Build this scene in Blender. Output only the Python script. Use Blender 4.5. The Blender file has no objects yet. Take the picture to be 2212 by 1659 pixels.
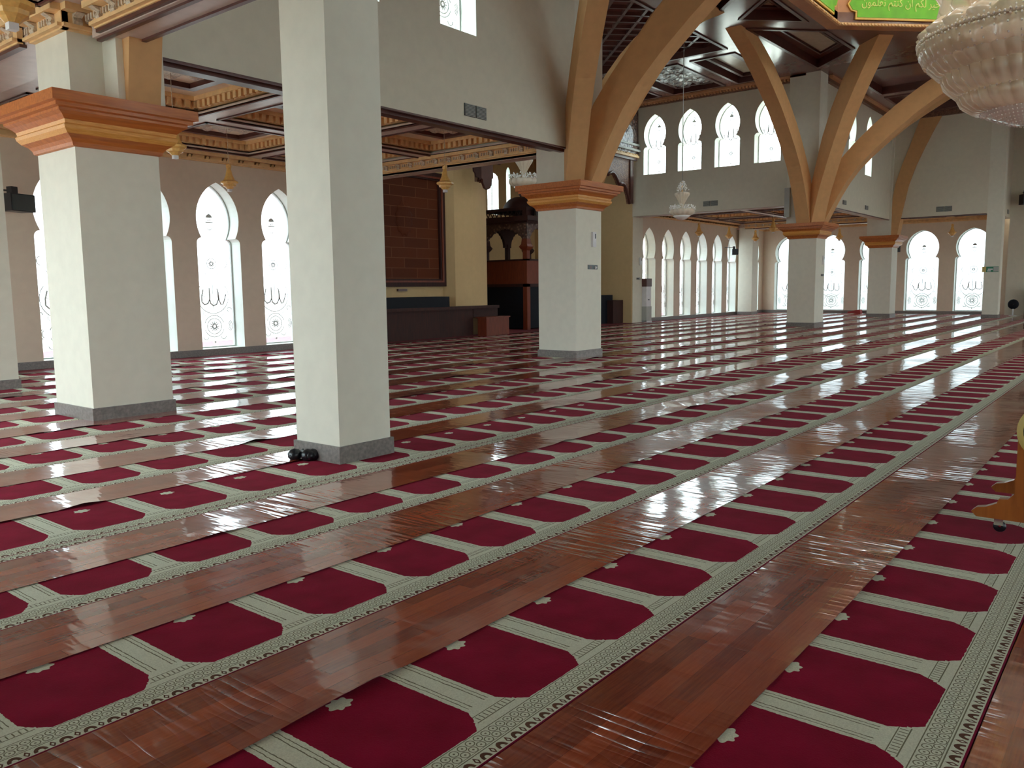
import bpy, bmesh, math, random
from mathutils import Vector, Matrix
from mathutils.geometry import tessellate_polygon
random.seed(7)
S = bpy.context.scene
COL = S.collection
PI = math.pi

# ------------------------------------------------------------ camera
cam_d = bpy.data.cameras.new('camera'); cam = bpy.data.objects.new('camera', cam_d); COL.objects.link(cam); S.camera = cam
yaw, pitch, roll = 0.6720745, -0.1165312, -0.01155443
fwd = Vector((math.cos(yaw)*math.cos(pitch), math.sin(yaw)*math.cos(pitch), math.sin(pitch)))
right = Vector((math.sin(yaw), -math.cos(yaw), 0)); up = right.cross(fwd)
r_ = right*math.cos(roll) + up*math.sin(roll); u_ = r_.cross(fwd)
cam.matrix_world = Matrix.Translation((0, 0, 1.6)) @ Matrix((r_, u_, -fwd)).transposed().to_4x4()
cam_d.sensor_width = 36; cam_d.lens = 36*1761.07/2212; cam_d.clip_end = 500

# ------------------------------------------------------------ daylight and exposure
W = bpy.data.worlds.new('sky'); S.world = W; W.use_nodes = True
bg = W.node_tree.nodes['Background']; bg.inputs[0].default_value = (0.86, 0.97, 1.0, 1); bg.inputs[1].default_value = 12.0
S.view_settings.view_transform = 'Standard'; S.view_settings.look = 'None'; S.view_settings.gamma = 1
S.view_settings.use_curve_mapping = False; S.view_settings.exposure = 0.22
S.cycles.max_bounces = 9; S.cycles.diffuse_bounces = 6; S.cycles.glossy_bounces = 4; S.cycles.transparent_max_bounces = 16
S.cycles.use_denoising = True; S.cycles.caustics_reflective = False; S.cycles.caustics_refractive = False
S.cycles.sample_clamp_indirect = 8.0

# ------------------------------------------------------------ helpers
def lk(o, parent=None):
    COL.objects.link(o)
    if parent: o.parent = parent
    return o
def tag(o, label=None, cat=None, group=None, kind=None):
    if label: o['label'] = label
    if cat: o['category'] = cat
    if group: o['group'] = group
    if kind: o['kind'] = kind
    return o
def empty(name, loc=(0, 0, 0), label=None, cat=None, group=None, rz=0):
    o = bpy.data.objects.new(name, None); o.location = loc; o.rotation_euler = (0, 0, rz); o.empty_display_size = .1
    COL.objects.link(o); return tag(o, label, cat, group)
def dup(root, loc=None, label=None, rz=None):
    r = root.copy(); COL.objects.link(r)
    if loc is not None: r.location = loc
    if rz is not None: r.rotation_euler = (0, 0, rz)
    if label: r['label'] = label
    for ch in list(root.children):
        c = ch.copy(); COL.objects.link(c); c.parent = r
        for g in list(ch.children):
            d = g.copy(); COL.objects.link(d); d.parent = c
    return r
class MB:
    def __init__(s): s.v = []; s.f = []; s.sm = []
    def add(s, vs, fs, M=None, smooth=False):
        b = len(s.v)
        s.v += [tuple(M @ Vector(p)) for p in vs] if M else [tuple(p) for p in vs]
        s.f += [tuple(b+i for i in f) for f in fs]; s.sm += [smooth]*len(fs)
        return s
    def box(s, x0, x1, y0, y1, z0, z1, M=None):
        return s.add([(x0,y0,z0),(x1,y0,z0),(x1,y1,z0),(x0,y1,z0),(x0,y0,z1),(x1,y0,z1),(x1,y1,z1),(x0,y1,z1)],
              [(0,3,2,1),(4,5,6,7),(0,1,5,4),(1,2,6,5),(2,3,7,6),(3,0,4,7)], M)
    def lathe(s, prof, n=24, M=None, flute=0, nf=0, smooth=True):
        vs = []; fs = []; m = len(prof)
        for i in range(n):
            a = 2*PI*i/n
            for r, z in prof:
                q = r*(1+flute*abs(math.sin(nf*a/2))) if flute else r
                vs.append((q*math.cos(a), q*math.sin(a), z))
        for i in range(n):
            j = (i+1) % n
            for k in range(m-1): fs.append((i*m+k, j*m+k, j*m+k+1, i*m+k+1))
        return s.add(vs, fs, M, smooth)
    def sqlathe(s, prof, M=None, sx=1, sy=1):     # square cross-section swept by (half-width, z)
        vs = []; fs = []
        for r, z in prof: vs += [(-r*sx,-r*sy,z),(r*sx,-r*sy,z),(r*sx,r*sy,z),(-r*sx,r*sy,z)]
        for k in range(len(prof)-1):
            for i in range(4):
                j = (i+1) % 4; fs.append((k*4+i, k*4+j, k*4+4+j, k*4+4+i))
        fs.append((3,2,1,0)); b = 4*(len(prof)-1); fs.append((b,b+1,b+2,b+3))
        return s.add(vs, fs, M)
    def tube(s, pts, r, n=8, M=None, r2=None):
        pts = [Vector(p) for p in pts]; vs = []; fs = []; N = len(pts)
        for i, p in enumerate(pts):
            t = (pts[min(i+1, N-1)]-pts[max(i-1, 0)]).normalized()
            a = t.cross(Vector((0, 0, 1))) if abs(t.z) < .95 else t.cross(Vector((1, 0, 0)))
            a.normalize(); b = t.cross(a); rr = r + ((r2-r)*i/(N-1) if r2 is not None else 0)
            for k in range(n):
                th = 2*PI*k/n; vs.append(tuple(p + (a*math.cos(th)+b*math.sin(th))*rr))
        for i in range(N-1):
            for k in range(n):
                l = (k+1) % n; fs.append((i*n+k, i*n+l, (i+1)*n+l, (i+1)*n+k))
        fs.append(tuple(range(n))[::-1]); fs.append(tuple((N-1)*n+k for k in range(n)))
        return s.add(vs, fs, M, True)
    def poly(s, loops, h0, h1, M=None):           # 2-D polygon with holes, extruded along w
        L = [[Vector((a, b, 0)) for a, b in l] for l in loops]
        flat = [p for l in L for p in l]; n = len(flat)
        tris = tessellate_polygon(L)
        vs = [(p.x, p.y, h0) for p in flat] + [(p.x, p.y, h1) for p in flat]
        fs = [tuple(t) for t in tris] + [tuple(n+i for i in t[::-1]) for t in tris]
        o = 0
        for l in L:
            m = len(l)
            for i in range(m): j = (i+1) % m; fs.append((o+i, o+j, n+o+j, n+o+i))
            o += m
        return s.add(vs, fs, M)
    def ball(s, c, r, seg=8, sz=1):
        prof = [(max(1e-4, r*math.cos(a)), r*sz*math.sin(a)) for a in [(-.5+k/(seg//2))*PI for k in range(seg//2+1)]]
        return s.lathe(prof, seg, Matrix.Translation(c))
    def build(s, name, mat, parent=None, label=None, cat=None, group=None, kind=None, loc=None, fix=True):
        me = bpy.data.meshes.new(name); me.from_pydata(s.v, [], s.f); me.update()
        me.polygons.foreach_set('use_smooth', s.sm)
        if fix:
            bm = bmesh.new(); bm.from_mesh(me); bmesh.ops.recalc_face_normals(bm, faces=bm.faces); bm.to_mesh(me); bm.free()
        for m in (mat if isinstance(mat, (list, tuple)) else [mat]): me.materials.append(m)
        o = bpy.data.objects.new(name, me); lk(o, parent)
        if loc: o.location = loc
        return tag(o, label, cat, group, kind)
MY = Matrix(((1,0,0,0),(0,0,1,0),(0,1,0,0),(0,0,0,1)))      # (u,z,w) -> x=u y=w z=z   (plane parallel to X)
MX = Matrix(((0,0,1,0),(1,0,0,0),(0,1,0,0),(0,0,0,1)))      # (u,z,w) -> y=u x=w z=z   (plane parallel to Y)

# ------------------------------------------------------------ materials
class NT:
    def __init__(s, name):
        s.m = bpy.data.materials.new(name); s.m.use_nodes = True; s.n = s.m.node_tree.nodes; s.l = s.m.node_tree.links
        s.b = s.n['Principled BSDF']; s.out = s.n['Material Output']
    def coord(s, kind='Object'):
        t = s.n.new('ShaderNodeTexCoord'); return t.outputs[kind]
    def mapping(s, src, scale=(1,1,1), rot=(0,0,0), loc=(0,0,0)):
        m = s.n.new('ShaderNodeMapping'); s.l.new(src, m.inputs[0]); m.inputs['Scale'].default_value = scale
        m.inputs['Rotation'].default_value = rot; m.inputs['Location'].default_value = loc; return m.outputs[0]
    def noise(s, src, scale, detail=3, rough=.5):
        n = s.n.new('ShaderNodeTexNoise'); s.l.new(src, n.inputs['Vector']); n.inputs['Scale'].default_value = scale
        n.inputs['Detail'].default_value = detail; n.inputs['Roughness'].default_value = rough; return n.outputs['Fac']
    def ramp(s, fac, stops):
        r = s.n.new('ShaderNodeValToRGB'); s.l.new(fac, r.inputs[0]); e = r.color_ramp.elements
        while len(e) < len(stops): e.new(.5)
        for k, (p, c) in enumerate(stops): e[k].position = p; e[k].color = (*c, 1) if len(c) == 3 else c
        return r.outputs[0]
    def mix(s, fac, a, b):
        m = s.n.new('ShaderNodeMix'); m.data_type = 'RGBA'
        for i, v in ((0, fac), (6, a), (7, b)):
            if hasattr(v, 'is_output'): s.l.new(v, m.inputs[i])
            elif i == 0: m.inputs[i].default_value = v
            else: m.inputs[i].default_value = (*v, 1)
        return m.outputs[2]
    def bump(s, h, strength=.3, dist=.01):
        b = s.n.new('ShaderNodeBump'); s.l.new(h, b.inputs['Height']); b.inputs['Strength'].default_value = strength
        b.inputs['Distance'].default_value = dist; s.l.new(b.outputs[0], s.b.inputs['Normal']); return b
    def set(s, **k):
        mp = dict(color='Base Color', rough='Roughness', metal='Metallic', spec='Specular IOR Level', coat='Coat Weight',
                  coatr='Coat Roughness', trans='Transmission Weight', em='Emission Color', ems='Emission Strength', sheen='Sheen Weight')
        for a, v in k.items():
            i = s.b.inputs[mp[a]]
            if hasattr(v, 'is_output'): s.l.new(v, i)
            elif isinstance(v, tuple): i.default_value = (*v, 1)
            else: i.default_value = v
        return s
def _v(t, x): return x
class Ex:                                           # tiny expression builder over math nodes
    def __init__(s, t, sock): s.t = t; s.s = sock
    def op(s, o, b=None, c=None):
        n = s.t.n.new('ShaderNodeMath'); n.operation = o
        for i, v in enumerate((s, b, c)):
            if v is None: continue
            if isinstance(v, Ex): s.t.l.new(v.s, n.inputs[i])
            else: n.inputs[i].default_value = v
        return Ex(s.t, n.outputs[0])
    def __add__(s, b): return s.op('ADD', b)
    def __sub__(s, b): return s.op('SUBTRACT', b)
    def __mul__(s, b): return s.op('MULTIPLY', b)
    def abs(s): return s.op('ABSOLUTE')
    def lt(s, b): return s.op('LESS_THAN', b)
    def gt(s, b): return s.op('GREATER_THAN', b)
    def mx(s, b): return s.op('MAXIMUM', b)
    def mn(s, b): return s.op('MINIMUM', b)
    def rep(s, p):                                 # signed distance to the nearest multiple of p
        w = (s + p/2).op('FLOORED_MODULO', p) if False else (s + p/2)
        n = s.t.n.new('ShaderNodeMath'); n.operation = 'WRAP'; s.t.l.new(w.s, n.inputs[0]); n.inputs[1].default_value = p; n.inputs[2].default_value = 0.0
        return Ex(s.t, n.outputs[0]) - p/2
def plain(name, color, rough=.6, var=.06, bump=0, scale=6, **k):
    t = NT(name); c = t.coord()
    n = t.noise(c, scale, 4)
    lo = tuple(max(0, x*(1-var)) for x in color); hi = tuple(min(1, x*(1+var)) for x in color)
    t.set(color=t.ramp(n, [(.3, lo), (.7, hi)]), rough=rough, **k)
    if bump: t.bump(t.noise(c, scale*14, 3), bump, .004)
    return t.m
def woodm(name, c1, c2, rough=.35, axis=0, scale=1.0, coat=.3):
    t = NT(name); sc = [14*scale]*3; sc[axis] = 1.2*scale
    v = t.mapping(t.coord(), tuple(sc)); n = t.noise(v, 2.2, 6, .6)
    t.set(color=t.ramp(n, [(.3, c1), (.7, c2)]), rough=rough, coat=coat, coatr=.15); t.bump(n, .12, .003)
    return t.m
M = {}
M['wall'] = plain('cream_wall_paint', (.71, .66, .54), .7, .03, .05)
M['ochre'] = plain('ochre_niche_paint', (.64, .44, .22), .7, .03, .05)
M['tan'] = plain('shaded_wall_paint', (.70, .58, .46), .7, .03, .05)  # wall cream with the backlit shade of the window walls put into it
M['reveal'] = plain('glare_white_reveal', (.76, .79, .74), .6, .02)  # lighter than the walls: window glare put into the reveal colour
M['col'] = plain('pale_column_paint', (.76, .73, .62), .6, .03, .04)
M['rib'] = plain('tan_rib_paint', (.68, .385, .17), .8, .05, .06)
M['skirt'] = plain('dark_stone_skirting', (.20, .175, .16), .4, .25, 0, 30)
M['gold'] = plain('ochre_plaster', (.80, .52, .25), .55, .10, .05, 8)
M['goldcarve'] = plain('silvered_carving', (.62, .52, .40), .45, .3, .5, 30)
M['creamc'] = plain('cream_ceiling', (.86, .70, .50), .5, .04)
M['lilac'] = plain('beam_soffit', (.60, .48, .42), .35, .06)
M['brownt'] = plain('dark_brown_moulding', (.10, .035, .028), .35, .15)
M['hic'] = plain('glossy_plum_ceiling', (.20, .095, .085), .16, .06, 0, 3)
M['hicream'] = plain('ceiling_cream_inset', (.50, .40, .30), .25, .06)
M['wood'] = woodm('dark_red_wood', (.020, .003, .002), (.055, .009, .004), .7, 2, 1, 0)
M['woodr'] = woodm('red_brown_wood', (.12, .018, .006), (.22, .040, .012), .5, 2, 1, 0)
M['panelw'] = None
M['cap'] = woodm('varnished_orange_wood', (.40, .105, .018), (.60, .19, .04), .4, 0, .8, .12)
M['capg'] = woodm('golden_varnished_band', (.62, .25, .04), (.82, .42, .11), .4, 0, 2.2, .12)
M['black'] = plain('black_plastic', (.012, .012, .016), .3)
M['blackup'] = plain('black_upholstery', (.008, .009, .014), .6, spec=.2)
M['grille'] = plain('vent_grille', (.045, .06, .06), .4)
M['grey'] = plain('grey_plastic', (.42, .43, .40), .5)
M['white'] = plain('white_plastic', (.75, .73, .74), .4)
M['pend'] = plain('gold_pendant_lamp', (.80, .47, .14), .35, .12, .1, 25)
M['chrome'] = plain('chrome', (.7, .7, .72), .15, .02, metal=1.0)
M['redcloth'] = plain('red_cloth', (.30, .03, .03), .8)
M['green'] = plain('green_banner', (.16, .55, .02), .5, .12, 0, 3)
M['bgold'] = plain('gold_banner_border', (.80, .52, .10), .4)
M['btext'] = plain('pale_gold_letters', (.72, .80, .20), .4)
M['drum'] = plain('orange_tan_drum', (.60, .30, .14), .5)
M['yellow'] = plain('yellow_rim', (.62, .47, .14), .5)
M['stand'] = woodm('orange_stand_wood', (.26, .07, .012), (.40, .12, .02), .3, 2, .8, .4)
M['ground'] = plain('outside_paving', (.45, .43, .38), .8)
t = NT('silver_pattern'); t.set(color=(.45, .43, .40), rough=.4); M['etch'] = t.m
t = NT('led_red'); t.set(color=(.3, 0, .01), em=(1, .02, .04), ems=3.0); M['led'] = t.m
t = NT('led_green'); t.set(color=(.02, .2, .1), rough=.4); M['exitg'] = t.m
# etched glass: mostly clear, lightly frosted
def pane(name, tr, fr):
    t = NT(name); g = t.n.new('ShaderNodeBsdfTransparent'); g.inputs[0].default_value = (.95*tr, .99*tr, tr, 1)
    d = t.n.new('ShaderNodeBsdfTranslucent'); d.inputs[0].default_value = (.9*tr, .95*tr, tr, 1)
    mx = t.n.new('ShaderNodeMixShader'); mx.inputs[0].default_value = fr
    t.l.new(g.outputs[0], mx.inputs[1]); t.l.new(d.outputs[0], mx.inputs[2]); t.l.new(mx.outputs[0], t.out.inputs[0]); return t.m
M['glass'] = pane('clear_etched_pane', .97, .12)
M['glass_e'] = pane('dimmed_pane_east', .42, .15); M['glass_n'] = pane('dimmed_pane_north', .63, .12); M['glass_c'] = pane('dimmed_pane_high', .78, .12)  # same glass, darkened wall by wall to dim the daylight glare
# crystal of the chandeliers
def crystal(name, a, col):
    t = NT(name); t.set(color=col, rough=.12, spec=.8, coat=.5)
    n = t.noise(t.coord(), 26, 3); t.bump(n, .10, .012)
    g = t.n.new('ShaderNodeBsdfTransparent'); mx = t.n.new('ShaderNodeMixShader'); mx.inputs[0].default_value = a
    t.l.new(g.outputs[0], mx.inputs[1]); t.l.new(t.b.outputs[0], mx.inputs[2]); t.l.new(mx.outputs[0], t.out.inputs[0]); return t.m
M['crys'] = crystal('crystal_glass', .80, (.90, .79, .64)); M['crysb'] = crystal('crystal_beads', .96, (1, .98, .95))
# carved wood
t = NT('carved_dark_wood'); c = t.coord(); vn = t.n.new('ShaderNodeTexVoronoi'); t.l.new(c, vn.inputs['Vector']); vn.inputs['Scale'].default_value = 9
t.set(color=t.ramp(vn.outputs['Distance'], [(.1, (.30, .17, .12)), (.5, (.07, .03, .025))]), rough=.35, coat=.4); t.bump(vn.outputs['Distance'], .8, .05); M['carve'] = t.m
t = NT('carved_spandrel_wood'); c = t.coord(); t.set(color=t.ramp(t.noise(c, 22, 4), [(.35, (.12, .05, .03)), (.65, (.30, .14, .08))]), rough=.45); t.bump(t.noise(c, 22, 4), .7, .03); M['spandrel'] = t.m
# tiled wood panel: blocks laid in courses
t = NT('block_panel_wood'); v = t.mapping(t.coord(), (1, 1, 1), (PI/2, 0, 0)); br = t.n.new('ShaderNodeTexBrick'); t.l.new(v, br.inputs[0])
br.inputs['Color1'].default_value = (.125, .028, .008, 1); br.inputs['Color2'].default_value = (.085, .018, .006, 1); br.inputs['Mortar'].default_value = (.17, .06, .025, 1)
br.inputs['Scale'].default_value = 1; br.inputs['Brick Width'].default_value = 1.15; br.inputs['Row Height'].default_value = .33; br.inputs['Mortar Size'].default_value = .012
t.set(color=br.outputs[0], rough=.6, spec=.15); t.bump(br.outputs['Fac'], -.5, .02); M['panelw'] = t.m

# vinyl runner: red-brown plank print under clear wrinkled plastic
t = NT('wood_print_vinyl'); c = t.coord()
br = t.n.new('ShaderNodeTexBrick'); t.l.new(t.mapping(c, (1, 1, 1)), br.inputs[0]); br.offset = .37
br.inputs['Color1'].default_value = (.50, .10, .038, 1); br.inputs['Color2'].default_value = (.15, .018, .010, 1); br.inputs['Mortar'].default_value = (.12, .022, .012, 1)
br.inputs['Scale'].default_value = 1; br.inputs['Brick Width'].default_value = .55; br.inputs['Row Height'].default_value = .094; br.inputs['Mortar Size'].default_value = .0008
gr = t.noise(t.mapping(c, (1.6, 26, 1)), 3, 5, .65)
base = t.mix(t.ramp(gr, [(.35, (0,0,0)), (.7, (1,1,1))]), (.17, .024, .012), (.52, .12, .045))
t.set(color=t.mix(.32, br.outputs[0], base), rough=.24, coat=.85, coatr=.05, spec=.2); t.b.inputs['Coat IOR'].default_value = 1.42
w1 = t.noise(t.mapping(c, (11, 1.0, 1), (0, 0, .25)), 1.0, 2, .4); w2 = t.noise(t.mapping(c, (2.6, 1.8, 1)), 1.0, 2, .5); w3 = t.noise(t.mapping(c, (22, 5, 1), (0, 0, .2)), 1.0, 1, .4)
ridge = (Ex(t, w1)*2.0 - 1.0).abs()*-1.0 + 1.0
ridge = ridge.op('POWER', 5.0)
ms = Ex(t, t.noise(c, .8, 1)); mask = ((ms - .45).mx(0) * 6.0).mn(1)
h = ridge*mask*.75 + Ex(t, w2)*1.1 + Ex(t, w3)*.18
bmp = t.n.new('ShaderNodeBump'); t.l.new(h.s, bmp.inputs['Height']); bmp.inputs['Strength'].default_value = .5; bmp.inputs['Distance'].default_value = .012
t.l.new(bmp.outputs[0], t.b.inputs['Coat Normal']); t.l.new(bmp.outputs[0], t.b.inputs['Normal']); M['vinyl'] = t.m

# prayer carpet: red panels between beige columns, patterned beige border
P = .66
t = NT('prayer_carpet'); c = t.coord(); sp = t.n.new('ShaderNodeSeparateXYZ'); t.l.new(c, sp.inputs[0])
u = Ex(t, sp.outputs[0]); v = Ex(t, sp.outputs[1])
wob = (Ex(t, t.noise(c, 38, 2)) - .5) * .012
dx = u.rep(P).abs() + wob
def band(x, a, b): return x.gt(a) * x.lt(b)
strip = dx.lt(.078); 
cap1 = (dx + (v - .20)*.55).lt(.112) * v.lt(.262); cap2 = dx.lt(.118) * v.lt(.205); cap3 = (dx + (v - .152)*.9).lt(.158) * v.lt(.19)
border = (v + wob).lt(.152)
fl = Ex(t, (u + P/2).rep(P).s)
dv = v - .705
rr = (fl*fl + dv*dv*1.6).op('SQRT'); ang = dv.op('ARCTAN2', fl); lobes = (ang*7.0).op('SINE')*.007
flower = (rr + lobes).lt(.052)
beige = strip.mx(cap1).mx(cap2).mx(cap3).mx(border).mx(flower)
# dark lines
lines = band(dx, .034, .039).mx(band(dx, .054, .058)) * v.gt(.28)
capl = (band(v, .185, .190).mx(band(v, .225, .229)) ) * dx.lt(.11)
ribs = (u.rep(.022).abs()).lt(.0026) * band(v, .192, .222) * dx.lt(.105)
bl = band(v, .144, .148).mx(band(v, .056, .0605)).mx(band(v, .066, .0685))
c1 = (u.rep(.042)*u.rep(.042) + (v - .086)*(v - .086)).op('SQRT')
u2 = u + .021
c2 = (u2.rep(.042)*u2.rep(.042) + (v - .120)*(v - .120)).op('SQRT')
rings = band(c1, .0145, .0185).mx(band(c2, .0145, .0185)).mx(c1.lt(.0045)).mx(c2.lt(.0045)) * band(v, .069, .143)
ua = u.rep(.085).abs()
tooth = band((ua*ua + (v - .016)*(v - .016)*.5).op('SQRT'), .010, .023) * band(v, .014, .052)
u3 = u + .0425
tooth2 = band((u3.rep(.085).abs()*1.6 + (v - .030).abs()*.8), .008, .018) * band(v, .012, .052)
edge = v.lt(.008)
dark = lines.mx(capl).mx(ribs).mx(bl).mx(rings) * beige
brown = tooth.mx(tooth2)
rn = t.noise(c, 5, 4); rn2 = t.noise(c, 160, 2)
red = t.ramp(rn, [(.3, (.240, .002, .024)), (.7, (.330, .004, .040))])
bei = t.ramp(rn2, [(.3, (.68, .72, .58)), (.7, (.84, .88, .73))])
col = t.mix(beige.s, red, bei); col = t.mix(dark.s, col, (.22, .22, .14)); col = t.mix(brown.s, col, (.14, .065, .04)); col = t.mix(edge.s, col, (.24, .006, .04))
t.set(color=col, rough=.95, spec=.04, sheen=.03); t.b.inputs['Sheen Roughness'].default_value = .5
hh = Ex(t, rn2)*.6 + beige*.6 - dark*.5 - brown*.5 + Ex(t, rn)*1.5
t.bump(hh.s, .5, .006); M['carpet'] = t.m
t = NT('red_underlay'); c = t.coord(); t.set(color=t.ramp(t.noise(c, 9, 4), [(.3, (.13, .004, .012)), (.7, (.19, .008, .02))]), rough=.9); M['under'] = t.m

# ------------------------------------------------------------ dimensions
ZL = 4.70            # underside of the hanging upper walls
ZC = 5.02            # soffit of the low ceiling's beams
ZH = 9.5             # high ceiling
CX, CY = 24.15, 2.8  # dome axis
XW, XE = -2.0, 47.8
YS, YN, YA = -12.0, 18.8, 24.0
COLX = (5.165, 15.925, 32.125, 43.125); CYC = 10.9
def portal(x, y, z, w, h, nx, ny, nz=0):
    L = bpy.data.lights.new('window_portal', 'AREA'); L.shape = 'RECTANGLE'; L.size = w; L.size_y = h; L.cycles.is_portal = True
    o = bpy.data.objects.new('window_portal', L); o.location = (x, y, z)
    o.rotation_euler = Vector((nx, ny, nz)).to_track_quat('-Z', 'Y').to_euler(); COL.objects.link(o)

# ------------------------------------------------------------ windows
def outline(w, z0, zs, zt, zc=None, neck=True, rr=.13):
    """right-hand half then mirrored: straight sides, rounded shoulders, horseshoe bulge, pointed head"""
    if zc == 0: return [(w/2, z0), (w/2, zt-.30), (w*.42, zt-.14), (w*.22, zt-.04), (0, zt), (-w*.22, zt-.04), (-w*.42, zt-.14), (-w/2, zt-.30), (-w/2, z0)]
    b = .49*w; zc = zc or zs + .34*(zt-zs); hu = zt-zc
    cc = max(.02, (hu*hu-b*b)/(2*b)); r = b+cc
    right = [(w/2, z0), (w/2, zs-rr)]
    for k in range(1, 5): a = k/4*PI/2; right.append((w/2-rr+rr*math.cos(a), zs-rr+rr*math.sin(a)))
    dz = zc-zs; a0 = -math.asin(min(.99, dz/r)); a1 = math.acos(cc/r)
    for k in range(0, 15): a = a0+(a1-a0)*k/14; right.append((max(0, -cc+r*math.cos(a)), zc+r*math.sin(a)))
    right[-1] = (0, zt)
    if right[6][0] > w/2-rr: right[6] = (w/2-rr-.01, zs)
    return right + [(-x, z) for x, z in right[-2::-1]]
WIN_N = [0]
def motif(w, z0, zt, full=True):
    m = MB(); T = .004
    def arc(cx, cz, r, a0, a1, n=18, wd=.008):
        wd *= 1.9
        pts = [(cx+r*math.cos(a0+(a1-a0)*k/n), 0, cz+r*math.sin(a0+(a1-a0)*k/n)) for k in range(n+1)]
        m.tube(pts, wd, 4)
    def petals(cx, cz, r0, r1, n):
        for k in range(n):
            a = 2*PI*k/n; c_, s_ = math.cos(a), math.sin(a)
            m.tube([(cx+r0*c_, 0, cz+r0*s_), (cx+.6*(r0+r1)*c_, 0, cz+.6*(r0+r1)*s_), (cx+r1*c_, 0, cz+r1*s_)], .016, 4, r2=.007)
    s = w/1.21
    zr = z0+.55
    arc(0, zr, .20*s, 0, 2*PI, 28, .005); petals(0, zr, .04*s, .14*s, 12); arc(0, zr, .28*s, .3, PI-.3, 16, .005); arc(0, zr, .28*s, PI+.3, 2*PI-.3, 16, .005)
    for sx in (-1, 1):
        for q, rr in enumerate((.10, .14, .18)): arc(sx*.34*s, zr, rr*s, -.9, .9, 10, .005) if sx > 0 else arc(sx*.34*s, zr, rr*s, PI-.9, PI+.9, 10, .005)
        m.tube([(sx*.20*s, 0, zr+.25), (sx*.30*s, 0, zr+.33), (sx*.28*s, 0, zr+.45)], .006, 4); arc(sx*.25*s, zr-.27, .07, PI, 2*PI, 8, .005)
        arc(sx*.45*s, zr+.42, .06, 0, PI*1.4, 8, .005)
    m.ball((0, 0, z0+.14), .03, 6)
    if full:
        zm = z0+1.32; k = s                         # the word in Arabic script inside a ring
        arc(0, zm, .44*k, PI*.78, PI*2.22, 30, .005)
        P_ = lambda l: [(x*k, 0, zm+z) for x, z in l]
        m.tube(P_([(.37,.05),(.33,-.08),(.28,-.20),(.22,-.22),(.17,-.10),(.15,.10),(.12,.20)]), .018, 4)
        m.tube(P_([(.14,.12),(.15,-.08),(.09,-.21),(.0,-.24),(-.08,-.18),(-.10,-.05),(-.10,.22)]), .02, 4)
        m.tube(P_([(-.10,.22),(-.09,-.05),(-.15,-.18),(-.25,-.21),(-.32,-.14),(-.32,0),(-.27,.18)]), .02, 4)
        m.tube(P_([(.02,.36),(.0,.1),(-.01,-.25),(-.03,-.42)]), .012, 4, r2=.005); m.tube(P_([(-.30,.03),(-.22,-.02)]), .008, 4)
        zr2 = z0+2.15; arc(0, zr2, .13*k, 0, 2*PI, 20, .005); petals(0, zr2, .03, .09, 10)
        for sx in (-1, 1): arc(sx*.33*k, zr2, .11, -1.2+(0 if sx>0 else PI), 1.2+(0 if sx>0 else PI), 10, .005); arc(sx*.2, zr2-.2, .06, PI, 2*PI, 8, .004)
        zl = z0+(zt-z0)*.79                         # hanging lantern drawing in the head
        m.lathe([(.002, zl+.13), (.07, zl+.09), (.10, zl+.03), (.002, zl+.02)], 10, Matrix.Scale(.15, 4, (0,1,0)))
        m.tube([(-.03, 0, zl), (-.02, 0, zl-.07)], .012, 4); m.tube([(.03, 0, zl), (.02, 0, zl-.07)], .012, 4); m.tube([(-.10, 0, zl-.09), (.10, 0, zl-.09)], .014, 4)
        arc(0, zl-.22, .06, PI, 2*PI, 8, .005)
    return m
PROTO = {}
def window(plane, u, w, z0, zs, zt, base, out, zc=None, full=True, gm='glass'):
    """pane, frame and etched drawing set back in an opening; plane 'Y' = wall parallel to X"""
    WIN_N[0] += 1
    root = bpy.data.objects.new('window_%d' % WIN_N[0], None); COL.objects.link(root); root['kind'] = 'structure'
    dpt = .42*out
    if plane == 'Y': root.location = (u, base+dpt, 0); root.rotation_euler = (0, 0, 0)
    else: root.location = (base+dpt, u, 0); root.rotation_euler = (0, 0, PI/2)
    k = (w, z0, zs, zt, gm)
    if k not in PROTO:
        o = outline(w, z0, zs, zt, zc)
        inn = [(x*(1-.07/w*2*.5), z0+.03+(z-z0)*(1-.05/(zt-z0))) for x, z in o]
        PROTO[k] = (MB().poly([o], -.004, .004, MY).build('window_pane', M[gm], root),
                    MB().poly([o, inn[::-1]], -.03, .03, MY).build('window_frame', M['grey'], root),
                    motif(w, z0, zt, full).build('etched_motif', M['etch'], root, fix=False))
        PROTO[k][2].location = (0, -.02*out if plane == 'Y' else .02*out, 0)
    else:
        for ch in PROTO[k]: c_ = ch.copy(); COL.objects.link(c_); c_.parent = root
    hh = zt-z0
    if plane == 'Y': portal(u, base+dpt+.12*out, z0+hh/2, w*1.02, hh*1.02, 0, -out)
    else: portal(base+dpt+.12*out, u, z0+hh/2, w*1.02, hh*1.02, -out, 0)
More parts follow.
